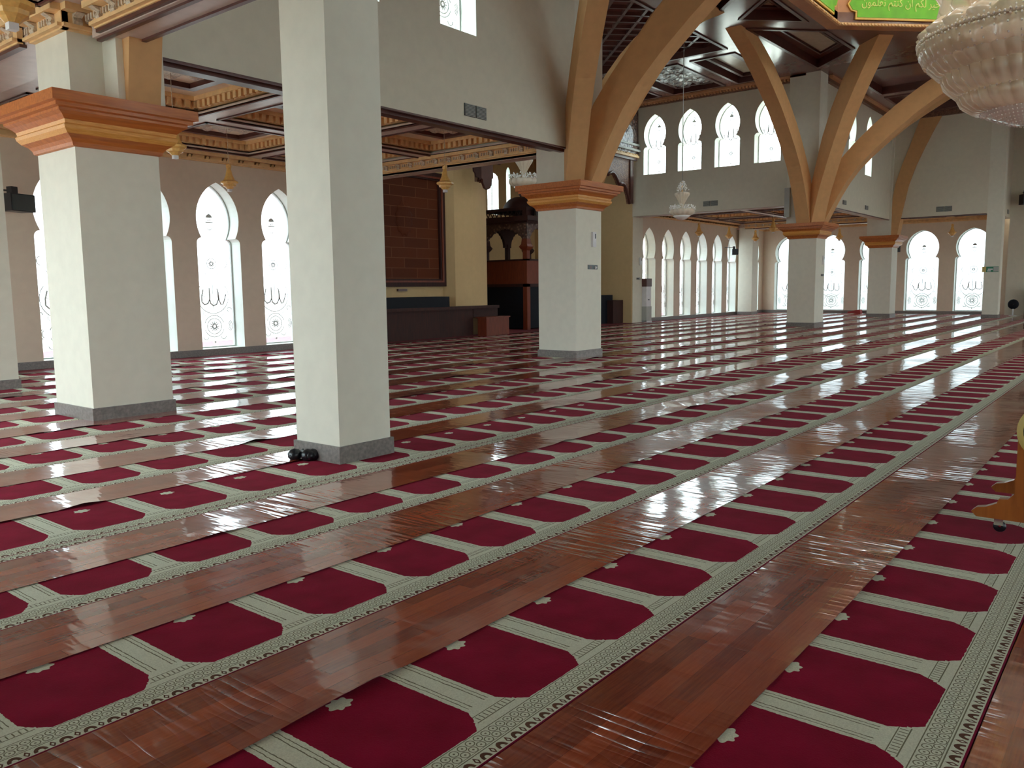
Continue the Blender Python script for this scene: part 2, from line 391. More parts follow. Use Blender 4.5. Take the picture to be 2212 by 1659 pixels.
def wall(name, plane, base, thick, u0, u1, z0, z1, wins, out, mat, zb=None, full=True):
    """wall slab with openings; wins = (u, w, z0, zs, zt)"""
    loops = [[(u0, z0), (u1, z0), (u1, z1), (u0, z1)]]
    for wn in wins: loops.append([(wn[0]+x, z) for x, z in outline(wn[1], wn[2], wn[3], wn[4], wn[5] if len(wn) > 5 else None)][::-1])
    a, b = (base, base+thick*out)
    o = MB().poly(loops, min(a, b), max(a, b), MY if plane == 'Y' else MX).build(name, [mat, M['reveal']], kind='structure')
    ax = 1 if plane == 'Y' else 0; ua = 1-ax
    for p in o.data.polygons:
        c = p.center
        if abs(p.normal[ax]) < .5 and u0+.01 < c[ua] < u1-.01 and z0+.01 < c[2] < z1-.01: p.material_index = 1
    for wn in wins: window(plane, wn[0], wn[1], wn[2], wn[3], wn[4], base, out, wn[5] if len(wn) > 5 else None, full, 'glass_e' if name in ('wall_east', 'wall_east_entrance') else 'glass_n' if name.startswith('wall_north') else 'glass_c' if 'mihrab' in name or name in ('wall_upper_left', 'wall_upper_right') else 'glass')
LOW = (1.21, .17, 2.95, 4.33, 3.42); BIG = (1.62, .17, 2.98, 4.42, 3.50)
wall('wall_north_left', 'Y', YN, .55, XW, 16.6, 0, 5.4, [(x,)+LOW for x in (0.56, 2.43, 4.3, 8.04, 9.91, 11.78, 13.65)], 1, M['tan'])
wall('wall_north_right', 'Y', YN, .55, 32.9, XE+.55, 0, 5.4, [(33.97+1.86*k,)+LOW for k in range(6)] + [(46.35,)+BIG], 1, M['tan'])
wall('wall_east', 'X', XE, .55, -8, YN, 0, 5.6, [(7.75+2.38*k,)+BIG for k in range(5)] + [(-6.2,)+BIG, (-3.8,)+BIG], 1, M['tan'])
wall('wall_west', 'X', XW, .55, YS, YN, 0, 5.4, [(y,)+BIG for y in (-9.0, -5.5, 7.8, 10.4, 13.0, 15.6)], -1, M['tan'])  # southern pair out of view, added for more fill light
wall('wall_south', 'Y', YS, .55, XW, XE, 0, 5.4, [(2+4.2*k,)+BIG for k in range(11)], -1, M['tan'])  # unseen windows, added as fill light from behind the camera
UP = (1.07, 6.45, 7.62, 8.95, 8.14)
wall('wall_upper_mihrab_right', 'X', 32.1, .5, 11.3, 19.9, ZL, ZH+.3, [(y,)+UP for y in (12.56, 14.24, 15.9, 17.54)], 1, M['wall'])
wall('wall_upper_mihrab_left', 'X', 16.2, .5, 11.3, 19.9, ZL, ZH+.3, [(y,)+UP for y in (12.56, 14.24, 15.9, 17.54)], -1, M['wall'])
UP2 = (1.0, 6.40, 7.62, 8.95, 8.14)
wall('wall_upper_left', 'Y', 10.6, .5, 5.4, 15.7, ZL, ZH+.3, [(x,)+UP2 for x in (9.37, 11.85)], 1, M['wall'])
wall('wall_upper_right', 'Y', 10.6, .5, 32.5, 42.9, ZL, ZH+.3, [(x,)+UP2 for x in (36.45, 38.93)], 1, M['wall'])
wall('wall_upper_east', 'X', 42.9, .4, 6.4, 10.7, ZL+.05, ZH+.3, [], 1, M['wall'])
wall('wall_upper_west', 'X', 5.4, .3, 6.4, 10.7, ZL, ZH+.3, [], -1, M['wall'])
wall('wall_upper_east_return', 'Y', 6.1, .3, 43.4, 47.6, ZL+.05, ZH+.3, [], 1, M['wall'])
wall('wall_east_entrance', 'X', 46.9, .4, -1, 6.1, 0, ZH+.3, [(4.6, .9, .17, 2.9, 4.3, 3.4)], 1, M['wall'])
wall('wall_upper_west_return', 'Y', 6.1, .3, -2.2, 4.9, ZL, ZH+.3, [], 1, M['wall'])
wall('wall_west_entrance', 'X', -1.9, .3, -1, 6.5, 5.0, ZH+.3, [], -1, M['wall'])
wall('wall_west_entrance_south', 'Y', -.5, .3, -2.2, 4.9, ZL, ZH+.3, [], -1, M['wall'])
wall('wall_east_entrance_south', 'Y', -.5, .3, 43.4, 47.6, ZL, ZH+.3, [], -1, M['wall'])
wall('wall_upper_south', 'Y', -4.9, .5, 5.4, 42.9, ZL, ZH+.3, [(8+5.2*k,)+UP2 for k in range(7)], -1, M['wall'])  # high windows out of view, added to fill in light from the south
wall('wall_upper_east_south', 'X', 42.9, .4, -4.9, -.4, ZL, ZH+.3, [], 1, M['wall'])
wall('wall_upper_west_south', 'X', 5.4, .3, -4.9, -.4, ZL, ZH+.3, [], -1, M['wall'])
# qibla wall of the tall bay with the deep niche behind it
MB().poly([[(16.2, 0), (22.75, 0), (22.75, 8.6), (32.15, 8.6), (32.15, 0), (33.0, 0), (33.0, ZH+.3), (16.2, ZH+.3)]], 19.6, 19.9, MY).build('wall_qibla', M['ochre'], kind='structure')
wall('wall_niche_back', 'Y', YA, .4, 22.0, 33.0, 0, 9.0, [(28.95, .78, 4.95, 6.3, 6.80, 0), (30.06, .30, 5.1, 6.5, 7.15, 0), (25.5, .78, 4.95, 6.3, 6.80, 0)], 1, M['ochre'], full=False)
MB().box(32.08, 32.13, 18.62, YA, 0, 9).build('wall_niche_right', M['ochre'], kind='structure')
MB().box(22.4, 22.75, 19.9, YA, 0, 9).build('wall_niche_left', M['ochre'], kind='structure')
MB().box(22.4, 32.5, 19.6, YA+.4, 8.6, 8.9).build('ceiling_niche', M['ochre'], kind='structure')
MB().box(16.05, 16.6, 18.8, 19.9, 0, ZL).build('wall_return_left', M['ochre'], kind='structure')
MB().box(32.13, 33.0, 18.6, 19.9, 0, ZL).build('wall_return_right', M['wall'], kind='structure')
# ground outside, floor
MB().box(-120, 170, -120, 140, -.6, -.25).build('ground_outside', M['ground'], kind='structure')
MB().box(XW-.6, XE+.6, YS-.6, YA+.4, -.25, 0).build('floor', M['under'], kind='structure')
# roofs over the low aisles (outer skin)
rf = MB()
for x0, x1, y0, y1 in ((XW-.6, 16.7, 10.9, 19.4), (32.3, XE+.6, 10.9, 19.4), (XW-.6, 5.2, 6.3, 10.9), (43.1, XE+.6, 6.3, 10.9), (XW-.6, XE+.6, YS-.6, -5.2), (XW-.6, 5.2, -5.2, -.7), (43.1, XE+.6, -5.2, -.7)):
    rf.box(x0, x1, y0, y1, 5.42, 5.6)
rf.build('ceiling_roof', M['wall'], kind='structure')

# skirting
def skirt(name, boxes):
    m = MB()
    for b in boxes: m.box(*b)
    m.build(name, M['skirt'], kind='structure')
skirt('baseboard_north_left', [(XW, 16.6, 18.77, 19.3, 0, .165)])
skirt('baseboard_north_right', [(32.55, XE, 18.77, 19.3, 0, .165)])
skirt('baseboard_east', [(XE-.03, XE+.4, 6.4, YN, 0, .165)])
skirt('baseboard_qibla', [(16.6, 22.75, 19.57, 19.6, 0, .17), (32.1, 32.15, 19.6, YA, 0, .17), (22.75, 32.15, 23.97, YA, 0, .17)])

# ------------------------------------------------------------ low coffered ceilings
def low_ceiling(name, x0, x1, y0, y1, xs, ys, detail=True):
    """beams at xs, ys; between them trays with dentilled cornice and carved medallion panel"""
    bw = .24
    X = [x0+.2] + xs + [x1-.2]; Y = [y0+.2] + ys + [y1-.2]
    X = sorted(set(X)); Y = sorted(set(Y))
    cells = []
    root = MB(); loops = [[(x0, y0), (x1, y0), (x1, y1), (x0, y1)]]
    for i in range(len(X)-1):
        for j in range(len(Y)-1):
            a, b, c, d = X[i]+bw, X[i+1]-bw, Y[j]+bw, Y[j+1]-bw
            if b-a < .5 or d-c < .5: continue
            cells.append((a, b, c, d)); loops.append([(a, c), (a, d), (b, d), (b, c)])
    root.poly(loops, ZC, ZC+.06); root.box(x0, x1, y0, y1, 5.36, 5.41)
    o = root.build(name, M['lilac'], kind='structure')
    top = MB(); g = MB(); br = MB(); cv = MB(); dl = MB(); pan = MB()
    for a, b, c, d in cells:
        top.box(a, b, c, d, 5.33, 5.355)
        for ax, bx, cy, dy in ((a-.04, a+.05, c, d), (b-.05, b+.04, c, d), (a, b, c-.04, c+.05), (a, b, d-.05, d+.04)): g.box(ax, bx, cy, dy, ZC+.10, 5.33)
        for q in (.0,):
            for ax, bx, cy, dy in ((a, a+.16, c, d), (b-.16, b, c, d), (a, b, c, c+.16), (a, b, d-.16, d)): g.box(ax, bx, cy, dy, 5.25, 5.33)
        # dark line under the tray edge
        for ax, bx, cy, dy in ((a-.05, a, c-.05, d+.05), (b, b+.05, c-.05, d+.05), (a-.05, b+.05, c-.05, c), (a-.05, b+.05, d, d+.05)): br.box(ax, bx, cy, dy, ZC-.025, ZC+.02)
        if detail:
            n = int((b-a)/.17)
            for k in range(n):
                xx = a+(k+.5)*(b-a)/n
                dl.box(xx-.045, xx+.045, c+.04, c+.13, 5.12, 5.25); dl.box(xx-.045, xx+.045, d-.13, d-.04, 5.12, 5.25)
            n = int((d-c)/.17)
            for k in range(n):
                yy = c+(k+.5)*(d-c)/n
                dl.box(a+.04, a+.13, yy-.045, yy+.045, 5.12, 5.25); dl.box(b-.13, b-.04, yy-.045, yy+.045, 5.12, 5.25)
        if b-a > 1.8 and d-c > 1.8:
            mx_, my_ = (a+b)/2, (c+d)/2; h = min(b-a, d-c)*.30
            pan.poly([[(mx_-h, my_-h), (mx_+h, my_-h), (mx_+h, my_+h), (mx_-h, my_+h)], [(mx_-h+.16, my_-h+.16), (mx_-h+.16, my_+h-.16), (mx_+h-.16, my_+h-.16), (mx_+h-.16, my_-h+.16)]], 5.24, 5.335)
            if detail:
                cv.lathe([(.02, 5.27), (.10, 5.30), (.17, 5.285), (.24, 5.31), (.30, 5.29), (.36, 5.31)], 20, Matrix.Translation((mx_, my_, 0)), .12, 10)
                for k in range(8):
                    a_ = k*PI/4+PI/8; q = .52 if k % 2 else .58
                    cv.lathe([(.01, 5.27), (.07, 5.29), (.13, 5.33)], 8, Matrix.Translation((mx_+q*math.cos(a_), my_+q*math.sin(a_), 0)), .4, 5)
    top.build('tray', M['creamc'], o); g.build('cornice', M['gold'], o); br.build('edge_moulding', M['brownt'], o)
    if pan.v: pan.build('medallion_frame', M['brownt'], o)
    if cv.v: cv.build('medallion_carving', M['goldcarve'], o)
    if dl.v: dl.build('dentils', M['gold'], o)
    return cells
low_ceiling('ceiling_low_north_left', -2, 16.0, 11.1, 18.8, [-.9, 2.5, 5.95, 9.3, 12.7], [15.2])
low_ceiling('ceiling_low_north_right', 32.3, XE, 11.1, 18.8, [33.65, 37.05, 40.45, 43.85], [15.2])
low_ceiling('ceiling_low_west', -2, 4.9, 6.4, 11.1, [1.4], [])
low_ceiling('ceiling_low_east', 43.4, XE, 6.4, 11.1, [], [8.8])
low_ceiling('ceiling_low_south', XW, XE, YS, -5.2, [2, 9, 16, 24, 32, 39], [], False)
low_ceiling('ceiling_low_south_west', XW, 4.9, -5.2, -.5, [], [], False)
low_ceiling('ceiling_low_south_east', 43.4, XE, -5.2, -.5, [], [], False)

# corbelled cornices (trim) along walls and main beams
TN = [0]
def corbels(plane, base, u0, u1, side, z0=4.74, z1=5.02, step=.46, carved=True, under=True):
    """side = direction in which the cornice projects from the face at 'base'"""
    TN[0] += 1; Mx = MY if plane == 'Y' else MX
    m = MB(); cm = MB(); h = z1-z0
    def bx(ua, ub, w0, w1, za, zb, t):
        a, b = sorted((base+side*w0, base+side*w1)); t.add([(ua,za,a),(ub,za,a),(ub,zb,a),(ua,zb,a),(ua,za,b),(ub,za,b),(ub,zb,b),(ua,zb,b)],
            [(0,3,2,1),(4,5,6,7),(0,1,5,4),(1,2,6,5),(2,3,7,6),(3,0,4,7)], Mx)
    bx(u0, u1, 0, .07, z0, z1, m); bx(u0, u1, 0, .20, z1-.08, z1, m); bx(u0, u1, 0, .13, z0+.02, z0+.06, m)
    n = max(1, int(abs(u1-u0)/step))
    for k in range(n):
        uc = u0+(k+.5)*(u1-u0)/n
        prof = [(.0, z0+.02), (.09, z0+.03), (.12, z0+.10), (.10, z0+.15), (.19, z1-.09), (0, z1-.09)]
        vs = []
        for uu in (uc-.05, uc+.05): vs += [(uu, z, base+side*w) for w, z in prof]
        q = len(prof); fs = [tuple(range(q)), tuple(range(q, 2*q))] + [(i, (i+1) % q, q+(i+1) % q, q+i) for i in range(q)]
        cm.add(vs, fs, Mx)
        if carved:
            for e in range(4): bx(uc+.10+e*.07, uc+.13+e*.07, .06, .095, z0+.11, z1-.10, cm)
    o = m.build('trim_%d' % TN[0], M['gold'], kind='structure'); cm.build('corbels', M['goldcarve'] if carved else M['gold'], o)
    if under:
        u = MB(); bx(u0, u1, -.04, .05, z0-.04, z0, u); u.build('soffit_moulding', M['brownt'], o)
corbels('Y', YN, 5.6, 16.0, -1, z0=4.80, under=False, carved=False)
corbels('Y', YN, 32.6, XE, -1, z0=4.80, under=False, carved=False, step=.3)
corbels('X', XE, 6.4, YN, -1, z0=4.78, under=False, carved=False)
corbels('X', 15.75, 11.4, 18.8, -1)
corbels('X', 4.95, 6.5, 10.2, -1, step=.34)
corbels('Y', 10.52, 4.62, 4.98, -1, step=.3, under=False)
corbels('X', 4.7, 10.45, 11.45, -1, step=.34, under=False)
corbels('X', 4.6, 11.5, 18.8, -1, step=.34)
corbels('X', 43.9, 11.5, 18.3, -1, step=.4)
corbels('Y', 11.15, 33.2, 42.6, 1, step=.4, under=False)
# beams carrying the cornices
bmz = MB()
for b in ((15.75, 16.15, 11.3, 18.8, ZL, ZC+.05), (4.95, 5.45, 6.4, 10.4, ZL+.0, ZC+.05), (4.62, 5.4, 11.4, 18.8, ZL+.05, ZC+.05), (43.9, 44.5, 11.4, 18.8, ZL, ZC+.05), (32.2, 32.7, 11.3, 18.8, ZL+.0, ZC+.05)):
    bmz.box(b[0], b[1], b[2], b[3], b[4]-.012, b[5])
bmz.build('trim_beams', M['lilac'], kind='structure')
# thin brown mouldings on the lower edge of the hanging walls
hm = MB()
for b in ((5.5, 15.6, 10.58, 10.64, ZL-.03, ZL), (5.5, 15.6, 10.72, 10.84, ZL-.07, ZL), (32.4, 42.8, 10.58, 10.64, ZL-.03, ZL), (5.36, 5.42, 6.4, 10.4, ZL-.04, ZL+.01), (5.0, 5.06, 6.4, 10.4, ZL-.04, ZL), (5.5, 15.6, 11.02, 11.12, ZL-.02, ZC), (42.88, 42.93, 6.5, 10.5, ZL, ZL+.05)):
    hm.box(*b)
hm.build('trim_edge_mouldings', M['brownt'], kind='structure')
sf = MB()
for b in ((5.5, 15.6, 10.84, 11.1, ZL-.015, ZL), ): sf.box(*b)
sf.build('trim_soffit', M['lilac'], kind='structure')

# ------------------------------------------------------------ high ceiling, drum and dome
A8 = 5.45
def octa(a, cx=CX, cy=CY): return [(cx+a/math.cos(PI/8)*math.cos(PI/8+k*PI/4), cy+a/math.cos(PI/8)*math.sin(PI/8+k*PI/4)) for k in range(8)]
def mir(p): return [(2*CX-x, y) for x, y in p][::-1]
def mirY(p): return [(x, 2*CY-y) for x, y in p][::-1]
tray = [(25.1, 10.62), (31.35, 10.45), (29.6, 8.65), (27.0, 8.75)]
tri = [(24.45, 10.38), (26.0, 8.88), (23.0, 8.88)]
tri = [(22.6, 8.9), (25.7, 8.9), (24.15, 10.42)]
trays = [tray, mir(tray), tri]
trays += [mirY(q) for q in trays]
grid1 = [(18.2, 11.95), (26.8, 11.95), (26.8, 18.6), (18.2, 18.6)]
side = [[(27.4, 11.95), (31.5, 11.95), (31.5, 13.6), (27.4, 13.6)], [(27.4, 14.1), (31.5, 14.1), (31.5, 16.4), (27.4, 16.4)], [(27.4, 16.9), (31.5, 16.9), (31.5, 18.6), (27.4, 18.6)],
        [(16.7, 11.95), (17.8, 11.95), (17.8, 18.6), (16.7, 18.6)]]
wing = [[(6.3, -3.9), (10.3, -3.9), (10.3, 9.8), (6.3, 9.8)], [(11.0, -3.9), (15.4, -3.9), (15.4, 9.8), (11.0, 9.8)]]
wing += [mir(q) for q in wing]
holes = trays + [grid1] + side + wing
def ccw(p):
    a = sum(p[i][0]*p[(i+1) % len(p)][1]-p[(i+1) % len(p)][0]*p[i][1] for i in range(len(p)))
    return p if a > 0 else p[::-1]
outer = [(-2, -.7), (5.0, -.7), (5.0, -5.4), (43.3, -5.4), (43.3, -.7), (47.4, -.7), (47.4, 6.4), (43.3, 6.4), (43.3, 11.1), (33.0, 11.1), (33.0, 19.9), (15.7, 19.9), (15.7, 11.1), (5.0, 11.1), (5.0, 6.4), (-2, 6.4)]
hc = MB(); hc.poly([ccw(outer)] + [ccw(q)[::-1] for q in [octa(A8)] + holes], ZH, ZH+.30)
hco = hc.build('ceiling', M['hic'], kind='structure')
def shrink(p, d):
    cx = sum(q[0] for q in p)/len(p); cy = sum(q[1] for q in p)/len(p); p = ccw(p); n = len(p); out = []
    for i in range(n):
        a, b, c_ = Vector(p[i-1]), Vector(p[i]), Vector(p[(i+1) % n])
        e1 = (b-a).normalized(); e2 = (c_-b).normalized(); n1 = Vector((-e1.y, e1.x)); n2 = Vector((-e2.y, e2.x))
        bis = (n1+n2).normalized(); out.append(tuple(b+bis*d/max(.3, bis.dot(n1))))
    return out
mo = MB(); tp = MB(); ins = MB()
for q in holes:
    q = ccw(q); mo.poly([shrink(q, -.02), shrink(q, .09)[::-1]], ZH-.035, ZH+.28); tp.poly([q], ZH+.26, ZH+.30)
for q in trays:
    mo.poly([shrink(q, .42), shrink(q, .48)[::-1]], ZH+.20, ZH+.27); ins.poly([shrink(q, .55)], ZH+.235, ZH+.262)
for q in side[:3]:
    ins.poly([shrink(q, .45)], ZH+.235, ZH+.262); mo.poly([shrink(q, .30), shrink(q, .42)[::-1]], ZH+.12, ZH+.27)
mo.build('tray_mouldings', M['brownt'], hco); tp.build('tray_tops', M['hic'], hco); ins.build('tray_insets', M['hicream'], hco)
lat = MB()                                           # diagonal lattice in the middle tray, carved block in it
for k in range(-9, 24):
    for sg in (1, -1):
        pts = []
        for i in range(0, 61):
            x = 18.2+i*8.6/60; y = 15.3+sg*(x-22.5)+(k-7)*.85
            if 12 < y < 18.55: pts.append((x, y))
        if len(pts) > 2:
            (xa, ya), (xb, yb) = pts[0], pts[-1]; L_ = math.hypot(xb-xa, yb-ya); an = math.atan2(yb-ya, xb-xa)
            lat.box(0, L_, -.045, .045, ZH+.16, ZH+.26, Matrix.Translation((xa, ya, 0)) @ Matrix.Rotation(an, 4, 'Z'))
lat.build('lattice', M['brownt'], hco)
cvb = MB()
for k in range(5):
    for j in range(2):
        cvb.lathe([(.02, ZH+.10), (.18, ZH+.16), (.26, ZH+.11), (.40, ZH+.2), (.5, ZH+.25)], 16, Matrix.Translation((28.0+k*.75, 14.75+j*1.0, 0)), .35, 6)
cvb.build('carved_panel', M['carve'], hco)
# wooden cornice round the top of the high walls
def hi_trim(name, boxes):
    m = MB(); e = MB()
    for (x0, x1, y0, y1) in boxes: m.box(x0, x1, y0, y1, 9.30, ZH)
    m.build(name, M['spandrel'], kind='structure')
hi_trim('trim_high_cornice', [(31.95, 32.1, 11.6, 19.6), (16.2, 16.35, 11.6, 19.6), (5.4, 15.4, 10.45, 10.6), (32.7, 42.9, 10.45, 10.6), (16.2, 32.1, 19.42, 19.6), (42.75, 42.9, 6.4, 10.6)])
m = MB(); m.box(31.75, 31.95, 11.0, 19.6, 9.42, ZH); m.box(16.35, 16.55, 11.0, 19.6, 9.42, ZH); m.box(5.4, 15.4, 10.3, 10.45, 9.42, ZH); m.box(32.7, 42.75, 10.3, 10.45, 9.42, ZH)
n_ = 60
for k in range(n_): m.box(31.83, 31.95, 11.4+k*.137, 11.47+k*.137, 9.34, 9.42)
m.build('trim_high_dentils', M['drum'], kind='structure')
# octagonal drum with green inscription band and dome
def ring(a0, a1, z0, z1, name, mat, parent=None, kind='structure'):
    o0, o1 = octa(a0), octa(a1); m = MB(); vs = [(x, y, z) for z in (z0, z1) for x, y in o0+o1]; fs = []
    for i in range(8):
        j = (i+1) % 8; fs += [(i, j, 16+j, 16+i), (8+i, 24+i, 24+j, 8+j), (i, 8+i, 8+j, j), (16+i, 16+j, 24+j, 24+i)]
    m.add(vs, fs); return m.build(name, mat, parent, kind=kind)
dr = ring(A8, A8+.35, ZH-.1, 11.4, 'wall_drum', M['drum'])
ring(A8-.08, A8, ZH-.1, ZH-.02, 'drum_edge_bead', M['gold'], dr, None)
bd = MB()
for k in range(8):
    a = k*PI/4; Mr = Matrix.Translation((CX, CY, 0)) @ Matrix.Rotation(a, 4, 'Z')
    for i in range(-20, 21): bd.box(A8-.12, A8-.08, i*.108-.03, i*.108+.03, ZH-.09, ZH-.04, Mr)
bd.build('drum_edge_teeth', M['gold'], dr)
dome = MB(); dome.lathe([(6.1, 12.8)]+[(6.0*math.cos(a), 12.8+4.2*math.sin(a)) for a in [k*PI/2/10 for k in range(11)]][:-1]+[(.01, 17.0)], 48, Matrix.Translation((CX, CY, 0)))
dome.build('ceiling_dome', M['creamc'], dr, kind='structure')
# short clerestory between drum and dome
rg = MB()
for k in range(16):
    a = k*PI/8; Mr = Matrix.Translation((CX, CY, 0)) @ Matrix.Rotation(a, 4, 'Z'); rg.box(5.75, 6.05, -.55, .55, 11.4, 12.85, Mr)
    a2 = a+PI/16; portal(CX+6.2*math.cos(a2), CY+6.2*math.sin(a2), 12.1, 1.3, 1.4, -math.cos(a2), -math.sin(a2))
rg.build('clerestory_piers', M['creamc'], dr)
def notched(hl, h, n=.12):      # cartouche outline with pointed, stepped ends
    return [(-hl, -h), (hl, -h), (hl, -.5*h), (hl+n*1.3, -.42*h), (hl+n*2.2, 0), (hl+n*1.3, .42*h), (hl, .5*h), (hl, h), (-hl, h), (-hl, .5*h), (-hl-n*1.3, .42*h), (-hl-n*2.2, 0), (-hl-n*1.3, -.42*h), (-hl, -.5*h)]
def gl(s): return ''.join(chr(int(q, 16)) for q in s.split())
# the words read right to left, written here in visual order with joined letter forms
WORDS = gl('FEE5 FEEE FEE4 FEE0 FECC FE97') 
TXT = gl('FEE5 FEEE FEE4 FEE0 FECC FE97 20 FEE2 FE98 FEE8 FEDB 20 FEE5 FE8D 20 FEE2 FEDC FEDF 20 FEAE FEF4 FEA7 20 FEE2 FEDC FEDF FEAB')
for k in range(8):
    a = k*PI/4
    # local frame of the panel: x along the face, y up, facing the dome axis
    Mf = Matrix.Translation((CX+(A8-.03)*math.cos(a), CY+(A8-.03)*math.sin(a), 10.02)) @ Matrix.Rotation(a-PI/2, 4, 'Z') @ Matrix.Rotation(PI/2, 4, 'X')
    root = bpy.data.objects.new('inscription_panel', None); root.matrix_world = Mf; COL.objects.link(root)
    lab = {1: 'green inscription panel whose gold lettering shows left of the great chandelier', 2: 'green inscription panel cut by the top edge, left of the lettered one'}.get(k, 'green inscription panel around the dome drum out of view')
    tag(root, lab, 'panel', 'green inscription panels round the dome')
    MB().poly([notched(1.72, .44)], -.0, .045).build('panel_border', M['bgold'], root)
    MB().poly([notched(1.67, .38)], .045, .06).build('panel_field', M['green'], root)
    if k in (0, 1, 2):
        cu = bpy.data.curves.new('inscription', 'FONT'); cu.body = TXT; cu.size = .52; cu.extrude = .01; cu.align_x = 'CENTER'; cu.align_y = 'CENTER'
        to = bpy.data.objects.new('inscription', cu); COL.objects.link(to)
        dg = bpy.context.evaluated_depsgraph_get(); me = bpy.data.meshes.new_from_object(to.evaluated_get(dg)); bpy.data.objects.remove(to)
        me.materials.clear(); me.materials.append(M['btext'])
        if len(me.vertices):
            xs = [v.co.x for v in me.vertices]; ys = [v.co.y for v in me.vertices]; wd = max(xs)-min(xs); sc_ = 3.1/wd
            mx_, my_, sy_ = (max(xs)+min(xs))/2, (max(ys)+min(ys))/2, min(sc_*1.2, .55/(max(ys)-min(ys)))
            for v in me.vertices: v.co.x = (v.co.x-mx_)*sc_; v.co.y = (v.co.y-my_)*sy_; v.co.z += .065
            lk(bpy.data.objects.new('lettering', me), root)

# ------------------------------------------------------------ columns
def column(cx, cy, label, top=ZH, hw=.525, capital=True, upper=None, sy=None):
    r = empty('column', (cx, cy, 0), label, 'column', None)
    zt = 3.42 if capital else top
    MB().box(-hw, hw, -hw, hw, .16, zt).build('shaft', M['col'], r)
    k = MB(); k.box(-hw-.025, hw+.025, -hw-.025, hw+.025, 0, .17); k.build('skirting', M['skirt'], r)
    if capital:
        s = hw-.525
        MB().sqlathe([(.535+s, 3.36), (.56+s, 3.37), (.57+s, 3.41), (.60+s, 3.45), (.66+s, 3.49)]).build('capital_foot', M['cap'], r)
        MB().sqlathe([(.66+s, 3.49), (.70+s, 3.54), (.71+s, 3.58), (.69+s, 3.60), (.70+s, 3.64)]).build('capital_band', M['capg'], r)
        MB().sqlathe([(.70+s, 3.64), (.75+s, 3.69), (.80+s, 3.72), (.80+s, 3.75), (.85+s, 3.76), (.85+s, 3.80), (.90+s, 3.81), (.90+s, 3.93), (.5, 3.93)]).build('capital_head', M['cap'], r)
    if upper:
        u = MB()
        for b in upper: u.box(b[0]-cx, b[1]-cx, b[2]-cy, b[3]-cy, 3.93, b[4])
        u.build('upper_shaft', M['col'], r)
    return r
c1 = column(COLX[0], CYC, 'thick pale column with orange wooden capital, left foreground', upper=[(4.7, 5.7, 10.52, 11.4, 5.0), (5.12, 5.72, 10.18, 11.0, ZH)])
c3 = column(COLX[1], CYC, 'capital-topped column carrying a white thermostat and socket, in the picture centre', upper=[(15.45, 16.2, 10.62, 11.5, ZH), (16.2, 16.85, 10.6, 11.5, ZH)])
c4 = column(COLX[2], CYC, 'distant capital-topped column with a grey column speaker on its neck', upper=[(31.75, 32.6, 10.45, 11.6, ZH)])
c5 = column(COLX[3], CYC, 'farthest capital-topped column, beside a black wall speaker', upper=[(42.75, 43.6, 10.5, 11.6, ZH)])
column(5.105, 6.16, 'slim plain pale column without capital, nearest the camera', hw=.315, capital=False, top=ZH)
column(43.2, 6.16, 'slim plain pale column bearing a small exit sign, far right', hw=.315, capital=False, top=ZH)
column(5.05, 15.68, 'plain pale column cut off by the left edge', hw=.525, capital=False, top=ZL+.1)
column(44.25, 18.25, 'plain tan pier between the lancet row and the corner windows', hw=.40, capital=False, top=ZL+.1)
for x in COLX: column(x, 2*CY-CYC, 'capital-topped column on the far side of the hall behind the camera', upper=[(x-.42, x+.42, -5.5, -4.9, ZH)])

# ------------------------------------------------------------ arch ribs
INT = [(.62, 3.93), (.86, 4.4), (1.12, 4.9), (1.42, 5.4), (1.80, 5.9), (2.35, 6.45), (3.05, 7.05), (3.75, 7.6), (4.45, 8.05), (5.35, 8.6), (6.1, 8.98), (7.0, 9.34), (7.4, 9.52)]
EXT = [(.10, 3.93), (.20, 4.5), (.40, 5.1), (.70, 5.65), (1.10, 6.15), (1.65, 6.75), (2.3, 7.35), (3.0, 7.9), (3.75, 8.4), (4.6, 8.9), (5.4, 9.25), (6.1, 9.52)]
INTS = [(.62, 3.93), (.80, 5.0), (1.05, 6.3), (1.35, 7.2), (1.70, 8.0), (2.10, 8.85), (2.45, 9.52)]
EXTS = [(.06, 3.93), (.25, 5.0), (.45, 6.35), (.70, 7.2), (1.0, 8.03), (1.25, 8.8), (1.5, 9.52)]
INTD = [(.62, 3.93), (.84, 4.5), (1.12, 5.1), (1.60, 5.9), (2.12, 6.7), (2.72, 7.5), (3.38, 8.2), (4.1, 8.9), (4.8, 9.52)]
EXTD = [(.10, 3.93), (.22, 4.5), (.42, 5.1), (.80, 6.0), (1.25, 6.95), (1.85, 7.85), (2.55, 8.65), (3.4, 9.35), (3.65, 9.52)]
def rib(col_, cx, cy, az, label, steep=False, w=.50, sc=1.0):
    I, E_ = {0: (INT, EXT), 1: (INTS, EXTS), 2: (INTD, EXTD)}[int(steep)]
    pts = [(d*sc, z) for d, z in I] + [(d*sc, z) for d, z in E_[::-1]]
    o = MB().poly([pts], -w/2, w/2, MY).build('arch_rib', M['rib'], col_, label)
    o.location = (cx-col_.location.x, cy-col_.location.y, 0); o.rotation_euler = (0, 0, az); return o
rib(c3, COLX[1]+.05, CYC-.15, 0, 'tan arch rib curving right from the central column toward the distant column')
rib(c3, COLX[1]+.1, CYC-.05, -PI/2, 'broad tan arch rib of the central column sweeping right to the top edge')
rib(c3, COLX[1]+.05, CYC-.1, -PI/4, 'tan arch rib of the central column hidden behind the broad one', steep=2)
rib(c3, COLX[1], CYC, -3*PI/4, 'nearly upright tan rib on the central column, left of the broad rib', w=.42)
rib(c4, COLX[2]-.05, CYC-.05, PI, 'tan arch rib of the distant column curving left across the clerestory windows')
